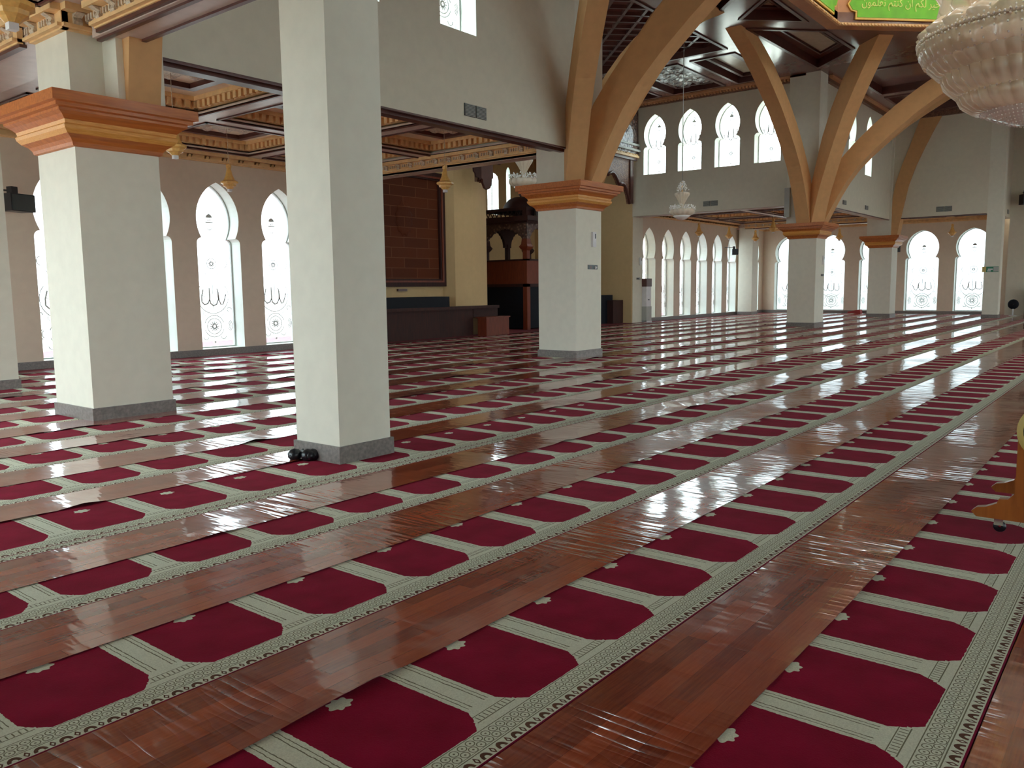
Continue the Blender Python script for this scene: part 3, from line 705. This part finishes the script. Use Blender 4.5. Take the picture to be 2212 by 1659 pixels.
rib(c4, COLX[2]+.0, CYC-.05, -PI/2, 'tan arch rib of the distant column sweeping right toward the great chandelier')
rib(c4, COLX[2]+.05, CYC-.05, -PI/4, 'shadowed tan arch rib of the distant column behind the right-sweeping one')
rib(c4, COLX[2]-.05, CYC-.1, -3*PI/4, 'middle, steepest-looking tan rib of the distant column', steep=2)
rib(c5, COLX[3], CYC-.05, -PI/2, 'tan rib rising from the farthest column', steep=True, w=.62)
rib(c1, COLX[0]+.25, CYC-.15, -PI/2, 'narrow tan rib beside the neck of the thick left column', steep=True, w=.42)

# ------------------------------------------------------------ carpets and vinyl runners
ordn = ['nearest', 'second', 'third', 'fourth', 'fifth', 'sixth', 'seventh', 'eighth', 'ninth', 'tenth', 'eleventh', 'twelfth', 'thirteenth', 'fourteenth', 'fifteenth', 'sixteenth']
rows = [(-2.15, .715, 2.9), (-.86, .71, 2.94), (.42, .71, 2.94), (1.69, .72, 2.245), (2.96, .71, 1.665), (4.23, .54, 1.69), (5.42, .84, 2.27), (6.77, .67, 2.93), (8.03, .71, 3.65), (9.30, .68, 3.62), (10.65, .66, 3.40)]
y = 11.92; k = 0
while y < 17.9: rows.append((y, .69, 3.3+.13*k)); y += 1.27; k += 1
XL, XR = -1.9, XE-.15
special = {0: 'prayer carpet under the wheeled wooden stand, nearest the camera', 1: 'second prayer carpet from the camera, crossing the bottom edge',
           2: 'third prayer carpet from the camera, running from the lower left corner', 3: 'fourth prayer carpet from the camera, just in front of the slim column row',
           4: 'prayer carpet running under the slim plain column, edged with a double border', 5: 'prayer carpet just behind the slim plain column', 8: 'prayer carpet running under the capital-topped columns'}
vis = rows[2:]
CUR = [0.0]
def strip_mesh(x0, x1, y0, y1, z, nx, ny, bend=0.0, name='', mat=None, tilt=0):
    vs = []; fs = []
    for i in range(nx+1):
        x = x0+(x1-x0)*i/nx
        for j in range(ny+1):
            yy = y0+(y1-y0)*j/ny
            vs.append((x, yy, z+tilt*(yy-y0)))
    for i in range(nx):
        for j in range(ny): a = i*(ny+1)+j; fs.append((a, a+ny+1, a+ny+2, a+1))
    return vs, fs
for i, (y0, vh, ph) in enumerate(rows):
    j = i-2
    lab = special.get(j, '%s prayer carpet row counted from the camera' % ordn[j] if j >= 0 else 'prayer carpet row behind the view, off the right edge')
    x0 = XL; x1 = XR
    if y0 > 18: x0, x1 = 16.7, 32
    m = MB(); m.box(x0-ph, x1-ph, 0, vh+.06, 0, .010)
    m.build('prayer_carpet', M['carpet'], None, lab, 'carpet', 'red prayer carpets in rows', loc=(ph, y0, .001))
    if j == 4:
        m = MB(); m.box(x0-ph, x1-ph, 0, .095, 0, .011); m.build('border_strip', M['carpet'], bpy.data.objects[-1] if False else None, 'narrow beige border strip laid in front of the double-edged carpet', 'carpet', loc=(ph+.3, y0-.10, .001))
    top = y0+vh; nxt = rows[i+1][0] if i+1 < len(rows) else top+.4
    if j == 3: nxt = 5.32
    if nxt-top > .05:
        vs, fs = strip_mesh(x0-ph, x1-ph, 0, nxt-top-.005, 0, 260, 6)
        rnd = random.Random(i*7+1)
        m = MB(); wid = nxt-top
        bumps = [(rnd.uniform(x0, x1-ph), rnd.uniform(.08, .22), rnd.uniform(.010, .03)) for _ in range(26)]
        vv = []
        for (x, yy, z) in vs:
            f = yy/wid
            hgt = sum(h*math.exp(-((x-bx)/s)**2)*max(0, .9-1.6*f) for bx, s, h in bumps if abs(x-bx) < 1)
            vv.append((x, yy-(.25*hgt if f < .2 else 0), .0125+hgt*.8+.004*(1-f)))
        m.add(vv, fs, smooth=True)
        lab2 = ('wood-print vinyl runner directly beyond the %s carpet row from the camera' % ordn[j]) if j >= 0 else 'wood-print vinyl runner at the lower right corner' if j == -1 else 'wood-print vinyl runner behind the view'
        m.build('vinyl_runner', M['vinyl'], None, lab2, 'floor runner', 'glossy wood-print runners between the carpets', loc=(ph, top, 0), fix=False)

# ------------------------------------------------------------ fittings
def vent(plane, base, u, z, w, h, side, label, n=2):
    r = empty('wall_vent', (0, 0, 0), label, 'vent', 'dark ventilation grilles in the upper walls'); Mx = MY if plane == 'Y' else MX
    r.location = (u, base, z) if plane == 'Y' else (base, u, z)
    bk = MB(); sl = MB()
    for k in range(n):
        uc = (k-(n-1)/2)*(w/n); ww = w/n*.93
        def bx(t, a, b, c, d, e, f): t.add([(a,c,e),(b,c,e),(b,d,e),(a,d,e),(a,c,f),(b,c,f),(b,d,f),(a,d,f)], [(0,3,2,1),(4,5,6,7),(0,1,5,4),(1,2,6,5),(2,3,7,6),(3,0,4,7)], Mx)
        e, f = sorted((0, side*.015)); bx(bk, uc-ww/2, uc+ww/2, -h/2, h/2, e, f)
        for q in range(9):
            zz = -h/2+(q+.5)*h/9; e, f = sorted((side*.015, side*.03)); bx(sl, uc-ww/2+.01, uc+ww/2-.01, zz-.004, zz+.006, e, f)
    vf = bk.build('vent_frame', M['grille'], r); sl.build('louvres', M['grey'], vf)
vent('Y', 10.6, 12.28, 4.99, .66, .23, -1, 'dark double wall vent above the opening left of the central column')
vent('X', 32.1, 14.92, 5.01, .66, .21, -1, 'dark double wall vent under the clerestory windows')
vent('Y', 10.6, 35.63, 4.99, .5, .18, -1, 'square wall vent nearer the distant column', 1)
vent('Y', 10.6, 38.85, 5.0, .5, .18, -1, 'square wall vent nearer the farthest column', 1)
vent('X', 42.9, 8.25, 5.06, .68, .24, -1, 'pale wide wall vent right of the farthest column')
vent('Y', 6.1, 46.2, 5.0, .4, .2, -1, 'small wall vent right of the slim far column', 1)
def speaker(x, y, z, rz, label, s=1.0, bracket=True):
    r = empty('wall_speaker', (x, y, z), label, 'speaker', 'black wall loudspeakers', rz=rz)
    MB().poly([[(-.24*s, -.13*s), (.24*s, -.13*s), (.20*s, .16*s), (-.20*s, .16*s)]], -.15*s, .15*s).build('cabinet', M['black'], r)
    g = MB(); g.box(-.22*s, .22*s, -.145*s, -.13*s, -.13*s, .13*s); g.build('grille', M['grille'], r)
    if bracket:
        b = MB(); b.box(-.10*s, .02*s, .0, .12*s, .15*s, .28*s); b.tube([(-.02*s, .05*s, .2*s), (.02, .3*s, .24*s), (.02, .52*s, .24*s)], .018*s, 6); b.build('bracket', M['black'], r)
    return r
speaker(6.92, 18.15, 3.42, .35, 'black wall speaker on a bracket by the left edge', 1.15)
speaker(42.3, 18.2, 3.42, .5, 'black wall speaker among the right-hand lancet windows', 1.05)
speaker(47.2, 11.35, 3.45, -1.2, 'black wall speaker beside the farthest column', 1.05)
speaker(46.5, 5.3, 5.55, -.9, 'large black speaker high at the right edge', 1.6)
r = empty('column_speaker', (31.55, 11.5, 4.75), 'slender grey column speaker on the neck of the distant column', 'speaker')
MB().box(-.07, .07, -.10, .10, -.55, .55).build('cabinet', M['grey'], r)
def stat(x, y, z, label, plane='Y'):
    r = empty('wall_thermostat', (x, y, z), label, 'thermostat'); cs = MB().box(-.07, .07, -.05, 0, -.17, .17).build('case', M['white'], r)
    MB().box(.015, .045, -.056, -.05, .02, .13).build('display', M['black'], cs); return r
stat(16.10, 10.375, 2.70, 'white thermostat on the central column')
stat(32.40, 10.375, 2.55, 'white thermostat on the distant capital-topped column')
stat(32.75, 18.58, 2.75, 'white thermostat beside the first right-hand lancet window')
def socket(x, y, z, label, s=1):
    r = empty('wall_socket', (x, y, z), label, 'socket'); MB().box(-.20*s, .20*s, -.012, 0, -.05*s, .05*s).build('plate', M['grille'], r); pl_ = r.children[0]
    MB().ball((.1*s, -.02, -.01), .035*s, 8).build('plug', M['white'], pl_); MB().box(-.13*s, -.06*s, -.016, -.012, -.04*s, .03*s).build('switch', M['brownt'], pl_)
socket(16.08, 10.375, 2.07, 'dark socket plate with white plug on the central column')
socket(32.40, 10.375, 1.98, 'dark socket plate on the distant capital-topped column', .8)
socket(32.6, 18.58, 1.98, 'dark socket plate beside the first right-hand lancet window', .8)
# exit sign
r = empty('exit_sign', (42.87, 6.22, 2.22), 'small green and yellow exit sign on the slim far column', 'sign')
MB().box(0, .02, -.33, .33, -.12, .12).build('board', M['exitg'], r); MB().box(-.01, 0, .17, .33, -.12, .12).build('lit_end', M['yellow'], r)
MB().box(-.01, 0, -.33, -.12, -.10, .10).build('pale_end', M['grey'], r)
a = MB(); a.box(-.01, 0, -.10, .10, -.02, .03); a.box(-.01, 0, -.02, .12, -.09, -.05); a.build('arrow', M['white'], r)

# pendant lamps under the coffers
p0 = empty('pendant_lamp', (11.0, 17.0, 3.95), 'gold faceted pendant lamp over the left lancet windows', 'lamp', 'gold pendant lamps under the coffers')
MB().lathe([(.01, .58), (.06, .55), (.06, .48), (.045, .46), (.07, .36), (.085, .30), (.13, .20), (.20, .165), (.20, .13), (.15, .10), (.14, .06), (.10, .04), (.06, 0), (.01, 0)], 8, smooth=False).build('lamp_body', M['pend'], p0)
MB().box(-.04, .04, -.04, .04, -.06, 0).build('bulb_cap', M['white'], [c for c in p0.children][0])
MB().tube([(0, 0, .58), (0, 0, 1.42)], .006, 5).build('wire', M['goldcarve'], p0)
for x, y, l in ((14.4, 13.4, 'gold pendant lamp hanging before the dark wooden panel'), (7.65, 17.0, 'gold pendant lamp behind the thick left column'), (7.65, 13.4, 'gold pendant lamp close behind the thick left column capital'),
                (35.4, 17.0, 'gold pendant lamp nearest the hanging chandelier, over the right lancets'), (38.75, 17.0, 'gold pendant lamp right above the right lancet windows'), (42.1, 17.0, 'gold pendant lamp before the corner window'),
                (35.4, 13.5, 'gold pendant lamp just left of the distant column'), (44.4, 13.4, 'gold pendant lamp before the end wall, left of the farthest column'), (45.3, 8.3, 'gold pendant lamp before the end wall, right of the farthest column'),
                (3.1, 7.95, 'gold pendant lamp cut by the top left corner')):
    dup(p0, (x, y, 3.93), l)
# crystal chandeliers
def chandelier(x, y, z0, s, top, label):
    r = empty('crystal_chandelier', (x, y, z0), label, 'chandelier', None)
    MB().lathe([(.01*s, 0), (.12*s, .03*s), (.22*s, .10*s), (.30*s, .17*s), (.28*s, .18*s)], 20, None, .10, 12).build('beaded_basket', M['crysb'], r)
    MB().lathe([(.28*s, .18*s), (.37*s, .22*s), (.42*s, .31*s), (.40*s, .40*s), (.32*s, .42*s)], 56, None, .13, 14).build('fluted_bowl', M['crys'], r)
    MB().lathe([(.06*s, .42*s), (.07*s, .60*s), (.17*s, .80*s), (.24*s, .92*s), (.24*s, 1.0*s), (.18*s, 1.02*s), (.12*s, 1.02*s)], 56, None, .15, 14).build('fluted_vase', M['crys'], r)
    b = MB(); rn_ = random.Random(3)
    for k in range(110):
        a = rn_.uniform(0, 2*PI); q = rn_.uniform(.20, .50)*s; b.ball((q*math.cos(a), q*math.sin(a), (.40+rn_.uniform(0, .17))*s), .020*s, 6, 1.6)
    for k in range(80):
        a = rn_.uniform(0, 2*PI); h = rn_.uniform(0, 1); q = (1-h*.75)*.28*s*rn_.uniform(.5, 1); b.ball((q*math.cos(a), q*math.sin(a), (1.05+h*.38)*s), .018*s, 6, 1.5)
    tag(b.build('crystal_sprays', M['crysb'], r, fix=False), kind='stuff')
    MB().tube([(0, 0, 1.40*s), (0, 0, top-z0)], .012, 6).build('chain', M['grey'], r)
    MB().tube([(0, 0, .3*s), (0, 0, 1.4*s)], .02*s, 6).build('stem', M['pend'], r)
    return r
chandelier(24.15, 12.2, 3.70, .86, ZH+.27, 'small crystal chandelier hanging before the clerestory windows')
chandelier(23.05, 17.7, 4.92, 1.15, ZH+.2, 'crystal chandelier hanging over the domed pulpit pavilion')
# the great chandelier under the dome
g = empty('great_chandelier', (CX, CY, 0), 'huge tiered crystal chandelier in the top right corner', 'chandelier')
gm = MB()
gm.lathe([(.05, 5.43), (.3, 5.47), (.5, 5.53), (.9, 5.69), (1.12, 5.82)], 40, None, .06, 40); gm.build('lowest_basket', M['crysb'], g)
MB().lathe([(1.0, 5.80), (1.25, 5.84), (1.50, 6.02), (1.60, 6.22), (1.50, 6.26)], 288, None, .05, 36).build('lower_bowl', M['crys'], g)
MB().lathe([(1.42, 6.22), (1.66, 6.28), (1.90, 6.50), (1.98, 6.74), (1.9, 6.78)], 320, None, .045, 40).build('fluted_bowl', M['crys'], g)
MB().lathe([(1.85, 6.70), (2.10, 6.80), (2.30, 7.00), (2.30, 7.06)], 352, None, .028, 44).build('tier_bowl', M['crys'], g)
MB().lathe([(2.15, 6.98), (2.42, 7.08), (2.54, 7.30), (2.58, 7.50), (2.50, 7.62), (2.30, 7.70)], 240, None, .012, 60).build('great_bowl', M['crys'], g)
MB().lathe([(1.5, 7.85), (1.85, 7.95), (2.05, 8.25), (1.98, 8.6), (2.2, 9.0)], 96, None, .08, 20).build('upper_tier', M['crys'], g)
MB().lathe([(2.30, 7.62), (2.40, 7.80), (2.15, 8.02), (1.8, 8.05)], 72, None, .12, 24).build('petal_tier', M['crys'], g)
bd = MB()
rn_ = random.Random(5)
for rr_, zz, n in ((2.60, 7.50, 150), (2.62, 7.60, 150), (2.50, 7.72, 120), (2.42, 7.86, 90), (2.56, 7.34, 60), (2.46, 7.16, 60), (2.25, 6.96, 60), (2.36, 7.06, 90), (2.0, 6.76, 80), (1.62, 6.24, 70), (2.2, 8.05, 60)):
    for k in range(n): a_ = 2*PI*k/n; bd.ball((rr_*math.cos(a_), rr_*math.sin(a_), zz+rn_.uniform(-.02, .02)), .028, 6, 1.2)
tag(bd.build('crystal_beads', M['crysb'], g, fix=False), kind='stuff')
bz = MB()
for k in range(9):
    rr_ = .12+k*.125; zz = 5.42+.38*(rr_/1.12)**1.6
    for q in range(8+k*8): a_ = 2*PI*q/(8+k*8); bz.ball((rr_*math.cos(a_), rr_*math.sin(a_), zz-.015), .020, 6)
tag(bz.build('basket_beads', M['crysb'], g, fix=False), kind='stuff')
MB().lathe([(2.36, 7.40), (2.60, 7.52), (2.61, 7.60), (2.4, 7.64)], 64).build('brass_hoop', M['goldcarve'], g)
MB().tube([(0, 0, 5.5), (0, 0, 16.9)], .10, 8).build('stem', M['pend'], g)

# ------------------------------------------------------------ mihrab furniture
r = empty('wood_wall_panel', (0, 19.6, 0), 'large framed dark wooden wall panel of blocks with a faint round carving', 'wall panel')
MB().box(18.05, 20.6, -.06, 0, 1.95, 5.25).build('block_field', M['panelw'], r)
MB().poly([[(17.8, 1.70), (20.88, 1.70), (20.88, 5.5), (17.8, 5.5)], [(18.05, 1.95), (18.05, 5.25), (20.62, 5.25), (20.62, 1.95)]], -.14, 0, MY).build('frame', M['wood'], r)
MB().poly([[(17.94, 1.84), (20.74, 1.84), (20.74, 5.36), (17.94, 5.36)], [(18.0, 1.90), (18.0, 5.30), (20.68, 5.30), (20.68, 1.90)]], -.18, 0, MY).build('frame_bead', M['woodr'], r)
MB().lathe([(.01, .03), (.10, .05), (.18, .02), (.27, .045), (.33, .0)], 24, Matrix.Translation((19.0, -.07, 3.9)) @ Matrix.Rotation(PI/2, 4, 'X') @ Matrix.Diagonal((1, 1.5, 1, 1)), .2, 12).build('round_carving', M['panelw'], r)
tag(MB().box(18.65, 19.05, 19.52, 19.6, 1.55, 1.63).build('dark_plaque', M['brownt']), 'tiny dark plaque under the wooden wall panel', 'plaque')
# rounded pilaster
pf = [(20.85, 19.6)] + [(21.0+1.65*(k/10), 19.15-.22*math.sin(PI*k/10)) for k in range(11)] + [(22.75, 19.2), (22.75, 19.6)]
MB().poly([pf], 0, 8.6).build('wall_pilaster', M['ochre'], kind='structure')
r = empty('low_cabinet', (0, 0, 0), 'low black cabinet with padded top below the wooden wall panel', 'cabinet')
MB().box(16.9, 21.4, 18.72, 19.5, 0, .98).build('body', M['wood'], r)
MB().box(16.9, 20.15, 18.66, 19.3, .98, 1.36).build('padded_back', M['blackup'], r); MB().box(16.9, 22.7, 18.60, 18.9, .92, 1.02).build('top_rail', M['wood'], r)
MB().box(21.4, 22.72, 18.70, 19.1, .62, .98).build('shelf', M['wood'], r)
r = empty('wooden_box', (22.05, 18.34, 0), 'small red-brown wooden box at the end of the low black cabinet', 'box')
MB().box(-.62, .62, -.20, .20, 0, .60).build('body', M['woodr'], r); MB().box(-.66, .66, -.23, .23, .60, .64).build('lid', M['woodr'], r)
# domed pulpit pavilion
px0, px1, py0, py1 = 25.2, 28.2, 19.25, 21.5
pv = empty('pulpit_pavilion', (px0, py0, 0), 'dark carved wooden pulpit pavilion with scalloped arches and small dome', 'pulpit')
def L(x, y): return x-px0, y-py0
WX, WY = px1-px0, py1-py0
post = MB(); posts = []
for (a, b) in ((0, 0), (WX-.2, 0), (0, WY-.2), (WX-.2, WY-.2)):
    m = MB(); m.box(a, a+.2, b, b+.2, 0, 3.25); m.sqlathe([(.10, 3.05), (.16, 3.12), (.20, 3.2), (.14, 3.3), (.12, 3.5)], Matrix.Translation((a+.1, b+.1, 0))); m.build('post', M['woodr'] if (a, b) == (0, 0) else M['wood'], pv)
def scal(w, zt=4.18, zs=3.32, rise=.52, n=9, m0=.1):
    pts = [(0, zs-.05), (0, zt), (w, zt), (w, zs-.05), (w-m0, zs-.05), (w-m0, zs+.05)]
    for k in range(n):
        t0 = k/n; t1 = (k+1)/n
        for q in range(5):
            t_ = t0+(t1-t0)*q/4; x = w-m0-(w-2*m0)*t_; base = zs+.05+rise*math.sin(PI*t_)**.65
            pts.append((x, base-.05*abs(math.sin(PI*q/4))*-1 - 0))
    pts += [(m0, zs+.05), (m0, zs-.05)]
    return pts
hw_ = WX
fa = MB(); fa.poly([scal(WX/2, m0=.2)], .02, .14, MY); fa.poly([[(x+WX/2, z) for x, z in scal(WX/2, m0=.2)]], .02, .14, MY); fa.build('front_arches', M['carve'], pv)
la = MB(); la.poly([scal(WY, m0=.2)], .02, .14, MX); la.build('side_arch', M['carve'], pv)
ba = MB(); ba.poly([scal(WX/2, m0=.2)], WY-.14, WY-.02, MY); ba.poly([[(x+WX/2, z) for x, z in scal(WX/2, m0=.2)]], WY-.14, WY-.02, MY); ba.build('back_arches', M['wood'], pv)
MB().box(WX/2-.08, WX/2+.08, .02, .18, 1.6, 3.4).build('middle_post', M['wood'], pv); MB().box(WX/2-.08, WX/2+.08, WY-.18, WY-.02, 1.6, 3.4).build('middle_post', M['wood'], pv)
m = MB(); m.box(.03, .12, .2, WY-.2, 1.78, 2.67); m.box(.2, WX-.2, .03, .12, 1.78, 2.67); m.box(.2, WX-.2, WY-.12, WY-.03, 1.78, 2.67); m.build('parapet', M['woodr'], pv)
m = MB(); m.box(0, WX, 0, WY, 1.66, 1.78); m.box(0, .2, 0, WY, 2.67, 2.73); m.box(0, WX, 0, .2, 2.67, 2.73); m.build('floor_deck', M['wood'], pv)
m = MB(); m.box(.05, WX-.05, .10, WY-.1, .05, 1.66); m.build('dark_base', M['blackup'], pv)
m = MB(); m.box(-.22, WX+.22, -.22, WY+.22, 4.18, 4.36); m.box(-.10, WX+.1, -.1, WY+.1, 4.10, 4.18); m.build('roof', M['wood'], pv)
m = MB()
for k in range(9): 
    y_ = .2+k*.22
    for sgn in (0, 1):
        m.tube([(.05, y_-.02, 4.37), (.05, y_+.10, 4.58)] if sgn == 0 else [(.05, y_+.22, 4.37), (.05, y_+.10, 4.58)], .022, 4)
m.box(-.02, .5, -.02, WY+.02, 4.58, 4.70); m.box(0, .5, 0, .2, 4.36, 4.6); m.box(.35, 1.9, .45, WY-.2, 4.58, 4.70); m.build('balustrade', M['wood'], pv)
m = MB(); m.lathe([(.72, 4.70), (.72, 4.74), (.70, 4.82), (.62, 4.98), (.48, 5.12), (.28, 5.21), (.02, 5.24)], 28, Matrix.Translation((1.13, 1.15, 0))); m.build('dome', M['lilac'] if False else M['wood'], pv)
m = MB(); m.lathe([(.05, 5.22), (.03, 5.26), (.07, 5.32), (.03, 5.38), (.005, 5.48)], 12, Matrix.Translation((1.13, 1.15, 0))); m.build('finial', M['wood'], pv)
# red LED board on the pavilion
r = empty('led_sign', (25.95, 18.98, 4.37), 'glowing red LED letter board behind the central column capital', 'sign')
MB().box(-.50, 1.4, 0, .08, 0, .50).build('board', M['black'], r)
m = MB()
for (a, b, c, d) in ((-.42, -.34, .34, .56), (-.34, -.20, .34, .40), (-.30, -.24, .40, .52), (-.16, -.04, .34, .50), (0, .05, .34, .46),
                     (-.20, .12, .24, .29), (-.08, -.03, .06, .24), (.06, .11, .06, .20), (.11, .22, .06, .10), (.18, .22, .06, .20), (.27, .40, .06, .11), (.36, .40, .06, .22), (.27, .31, .10, .22), (.45, .50, .06, .28)):
    m.box(a, b, -.02, 0, c*.78, d*.78)
m.build('lit_letters', M['led'], r)
# carved wooden arch across the niche
r = empty('carved_wood_arch', (0, 18.45, 0), 'dark carved wooden arch with scalloped edge across the prayer niche', 'arch')
def scalarch(x0, x1, zt, zs, za, n=11):
    pts = [(x0, zt), (x0, zs), (x0+.24, zs)]
    for k in range(n):
        for q in range(7):
            t_ = (k+q/6)/n; x = x0+.24+(x1-x0-.48)*t_
            e = 1-abs(2*t_-1); base = zs+.1+(za-zs)*(1-(1-e)**2.0)**.62
            pts.append((x, base+.26*math.sin(PI*q/6)-.12))
    return pts + [(x1-.24, zs), (x1, zs), (x1, zt)]
AR = scalarch(21.4, 31.72, 7.10, 5.22, 6.68)
MB().poly([AR], -.02, .10, MY).build('spandrel', M['spandrel'], r)
MB().tube([(x, -.05, z) for x, z in AR[2:-2]], .07, 6).build('scalloped_edge', M['brownt'], r)
m = MB(); m.box(21.3, 31.95, -.14, .1, 7.06, 7.17); m.box(31.5, 31.75, -.08, .1, 5.22, 7.08); m.box(21.4, 21.6, -.08, .1, 5.36, 7.08); m.build('arch_frame', M['brownt'], r)
m = MB(); m.box(21.3, 32.0, -.22, .1, 7.17, 7.26)
for k in range(85): m.box(21.35+k*.125, 21.42+k*.125, -.2, -.12, 7.25, 7.32)
m.build('lower_moulding', M['gold'], r)
m = MB(); m.box(21.3, 32.05, -.26, .1, 7.43, 7.51); m.box(21.3, 32.05, -.20, .1, 7.67, 7.76); m.build('pale_mouldings', M['grey'], r)
MB().box(21.3, 32.05, -.16, .1, 7.25, 7.74).build('frieze', M['carve'], r)
MB().box(21.3, 32.05, -.12, .1, 7.74, 9.30).build('carved_upper_panel', M['carve'], r)
# hanging carved brackets at the left of the arch
r = empty('hanging_bracket', (21.12, 18.16, 4.93), 'purple-brown hanging carved bracket left of the niche window', 'bracket')
MB().poly([[(.13, .85), (.13, .35), (.20, .33), (.22, .22), (.32, .05), (.45, 0), (.58, .05), (.66, .2), (.68, .38), (.74, .4), (.74, .85)]], -.05, .05, MY).build('drop', M['brownt'], r)
MB().poly([[(-.25, .85), (-.22, .55), (-.15, .5), (-.12, .38), (.02, .36), (.06, .28), (.13, .34), (.13, .85)]], -.03, .03, MY).build('side_scroll', M['wood'], r)
# black stepped furniture right of the niche
r = empty('black_step_cabinet', (31.2, 19.25, 0), 'black stepped wooden cabinet right of the prayer niche', 'cabinet')
MB().box(0, .85, -.2, .35, 0, 1.03).build('lower_body', M['wood'], r); MB().box(-.8, .45, .1, .5, 0, 1.26).build('upper_body', M['blackup'], r)
# water dispenser / standing unit by the first lancet
r = empty('water_dispenser', (33.2, 18.5, 0), 'slender grey standing dispenser with dark head beside the first lancet window', 'dispenser')
MB().box(-.24, .24, -.14, .14, .03, .72).build('lower_body', M['grey'], r); MB().box(-.22, .22, -.12, .12, .72, 1.62).build('upper_body', M['white'], r)
MB().box(-.24, .24, -.14, .14, 1.62, 1.98).build('head', M['brownt'], r); MB().ball((.25, 0, 1.70), .06, 8).build('knob', M['chrome'], r); MB().box(-.24, .24, -.16, .16, 0, .06).build('base', M['white'], r)
MB().box(-.06, .06, -.13, -.12, 1.0, 1.05).build('tap', M['black'], r)
# folded red cloth by the end wall
m = MB(); m.poly([[(-.35, 0), (.35, 0), (.33, .10), (.0, .17), (-.30, .22)]], -.2, .2, MX); m.build('folded_cloth', M['redcloth'], None, 'folded red cloth lying by the end wall', 'cloth', loc=(47.3, 13.3, 0.015))
# crumpled black cloth at the slim column's foot
m = MB(); rc = random.Random(2)
for k in range(7): m.ball((rc.uniform(-.09, .09), rc.uniform(-.14, .12), .02), rc.uniform(.05, .075), 10, .9)
m.build('black_cloth', M['black'], None, 'crumpled black cloth at the foot of the slim plain column', 'cloth', loc=(4.72, 6.25, .045))
# blue round fan at the right edge
r = empty('standing_fan', (46.2, 5.65, .014), 'small dark blue round fan on a white stand, far right edge', 'fan')
MB().lathe([(.01, -.05), (.20, -.05), (.24, 0), (.20, .05), (.01, .06)], 20, Matrix.Translation((0, 0, .55)) @ Matrix.Rotation(PI/2, 4, 'Y')).build('fan_head', M['blackup'], r)
MB().tube([(0, 0, 0), (0, 0, .35)], .03, 8).build('pole', M['white'], r); MB().lathe([(.01, .03), (.16, .02), (.17, 0)], 16).build('foot', M['white'], r)
tag(MB().box(46.3, 46.85, 4.9, 5.2, .03, 1.3).build('dark_cabinet', M['wood']), 'dark wooden cabinet at the far right edge', 'cabinet')

# wheeled wooden stand at the right edge
st = empty('wheeled_stand', (5.9, .28, 0.014), 'orange-brown wooden stand on casters with yellow-rimmed round drum, right edge', 'drum stand')
foot = [(.57, .10), (.60, .13), (.57, .16), (.52, .17), (.46, .20), (.45, .23), (.40, .235), (.37, .27), (.34, .38), (.30, .38), (.30, .10)]
full = foot + [(-.30, .10), (-.30, .38), (-.34, .38), (-.37, .27), (-.40, .235), (-.45, .23), (-.46, .20), (-.52, .17), (-.57, .16), (-.60, .13), (-.57, .10)]
for dxx in (-.03, .75):
    m = MB(); m.poly([full], -.03, .03, MX @ Matrix.Translation((0, 0, 0))); o = m.build('foot_board', M['stand'], st, loc=(dxx, 0, 0))
    m = MB(); m.box(-.035, .035, -.30, .365, .20, .62); m.build('upright_panel', M['stand'], st, loc=(dxx, 0, 0))
m = MB(); m.box(.0, .72, -.25, .25, .30, .36); m.build('cross_shelf', M['stand'], st)
for dxx in (-.03, .75):
    for yy in (.44, -.44):
        c_ = MB(); c_.lathe([(.01, -.012), (.035, -.012), (.038, 0), (.035, .012), (.01, .012)], 14, Matrix.Translation((0, 0, .05)) @ Matrix.Rotation(PI/2, 4, 'Y')); c_ = c_.build('caster', M['black'], st, loc=(dxx, yy, 0))
        MB().box(-.025, .025, -.02, .03, .06, .10).build('caster_fork', M['chrome'], c_)
DM = Matrix.Rotation(-PI/2, 4, 'Y')
dr_ = MB(); dr_.lathe([(.165, .02), (.19, .25), (.19, .50), (.165, .74)], 32, Matrix.Translation((-.05, .19, .68)) @ Matrix.Rotation(PI/2, 4, 'Y')); dr_.build('drum_shell', M['wood'], st)
m = MB(); m.lathe([(.150, -.02), (.185, -.02), (.187, .06), (.165, .06)], 32, Matrix.Translation((-.05, .19, .68)) @ Matrix.Rotation(PI/2, 4, 'Y')); m.build('drum_rim', M['yellow'], st)
m = MB(); m.lathe([(.001, .0), (.158, .0)], 32, Matrix.Translation((-.05, .19, .68)) @ Matrix.Rotation(PI/2, 4, 'Y')); m.build('drum_head', M['black'], st)
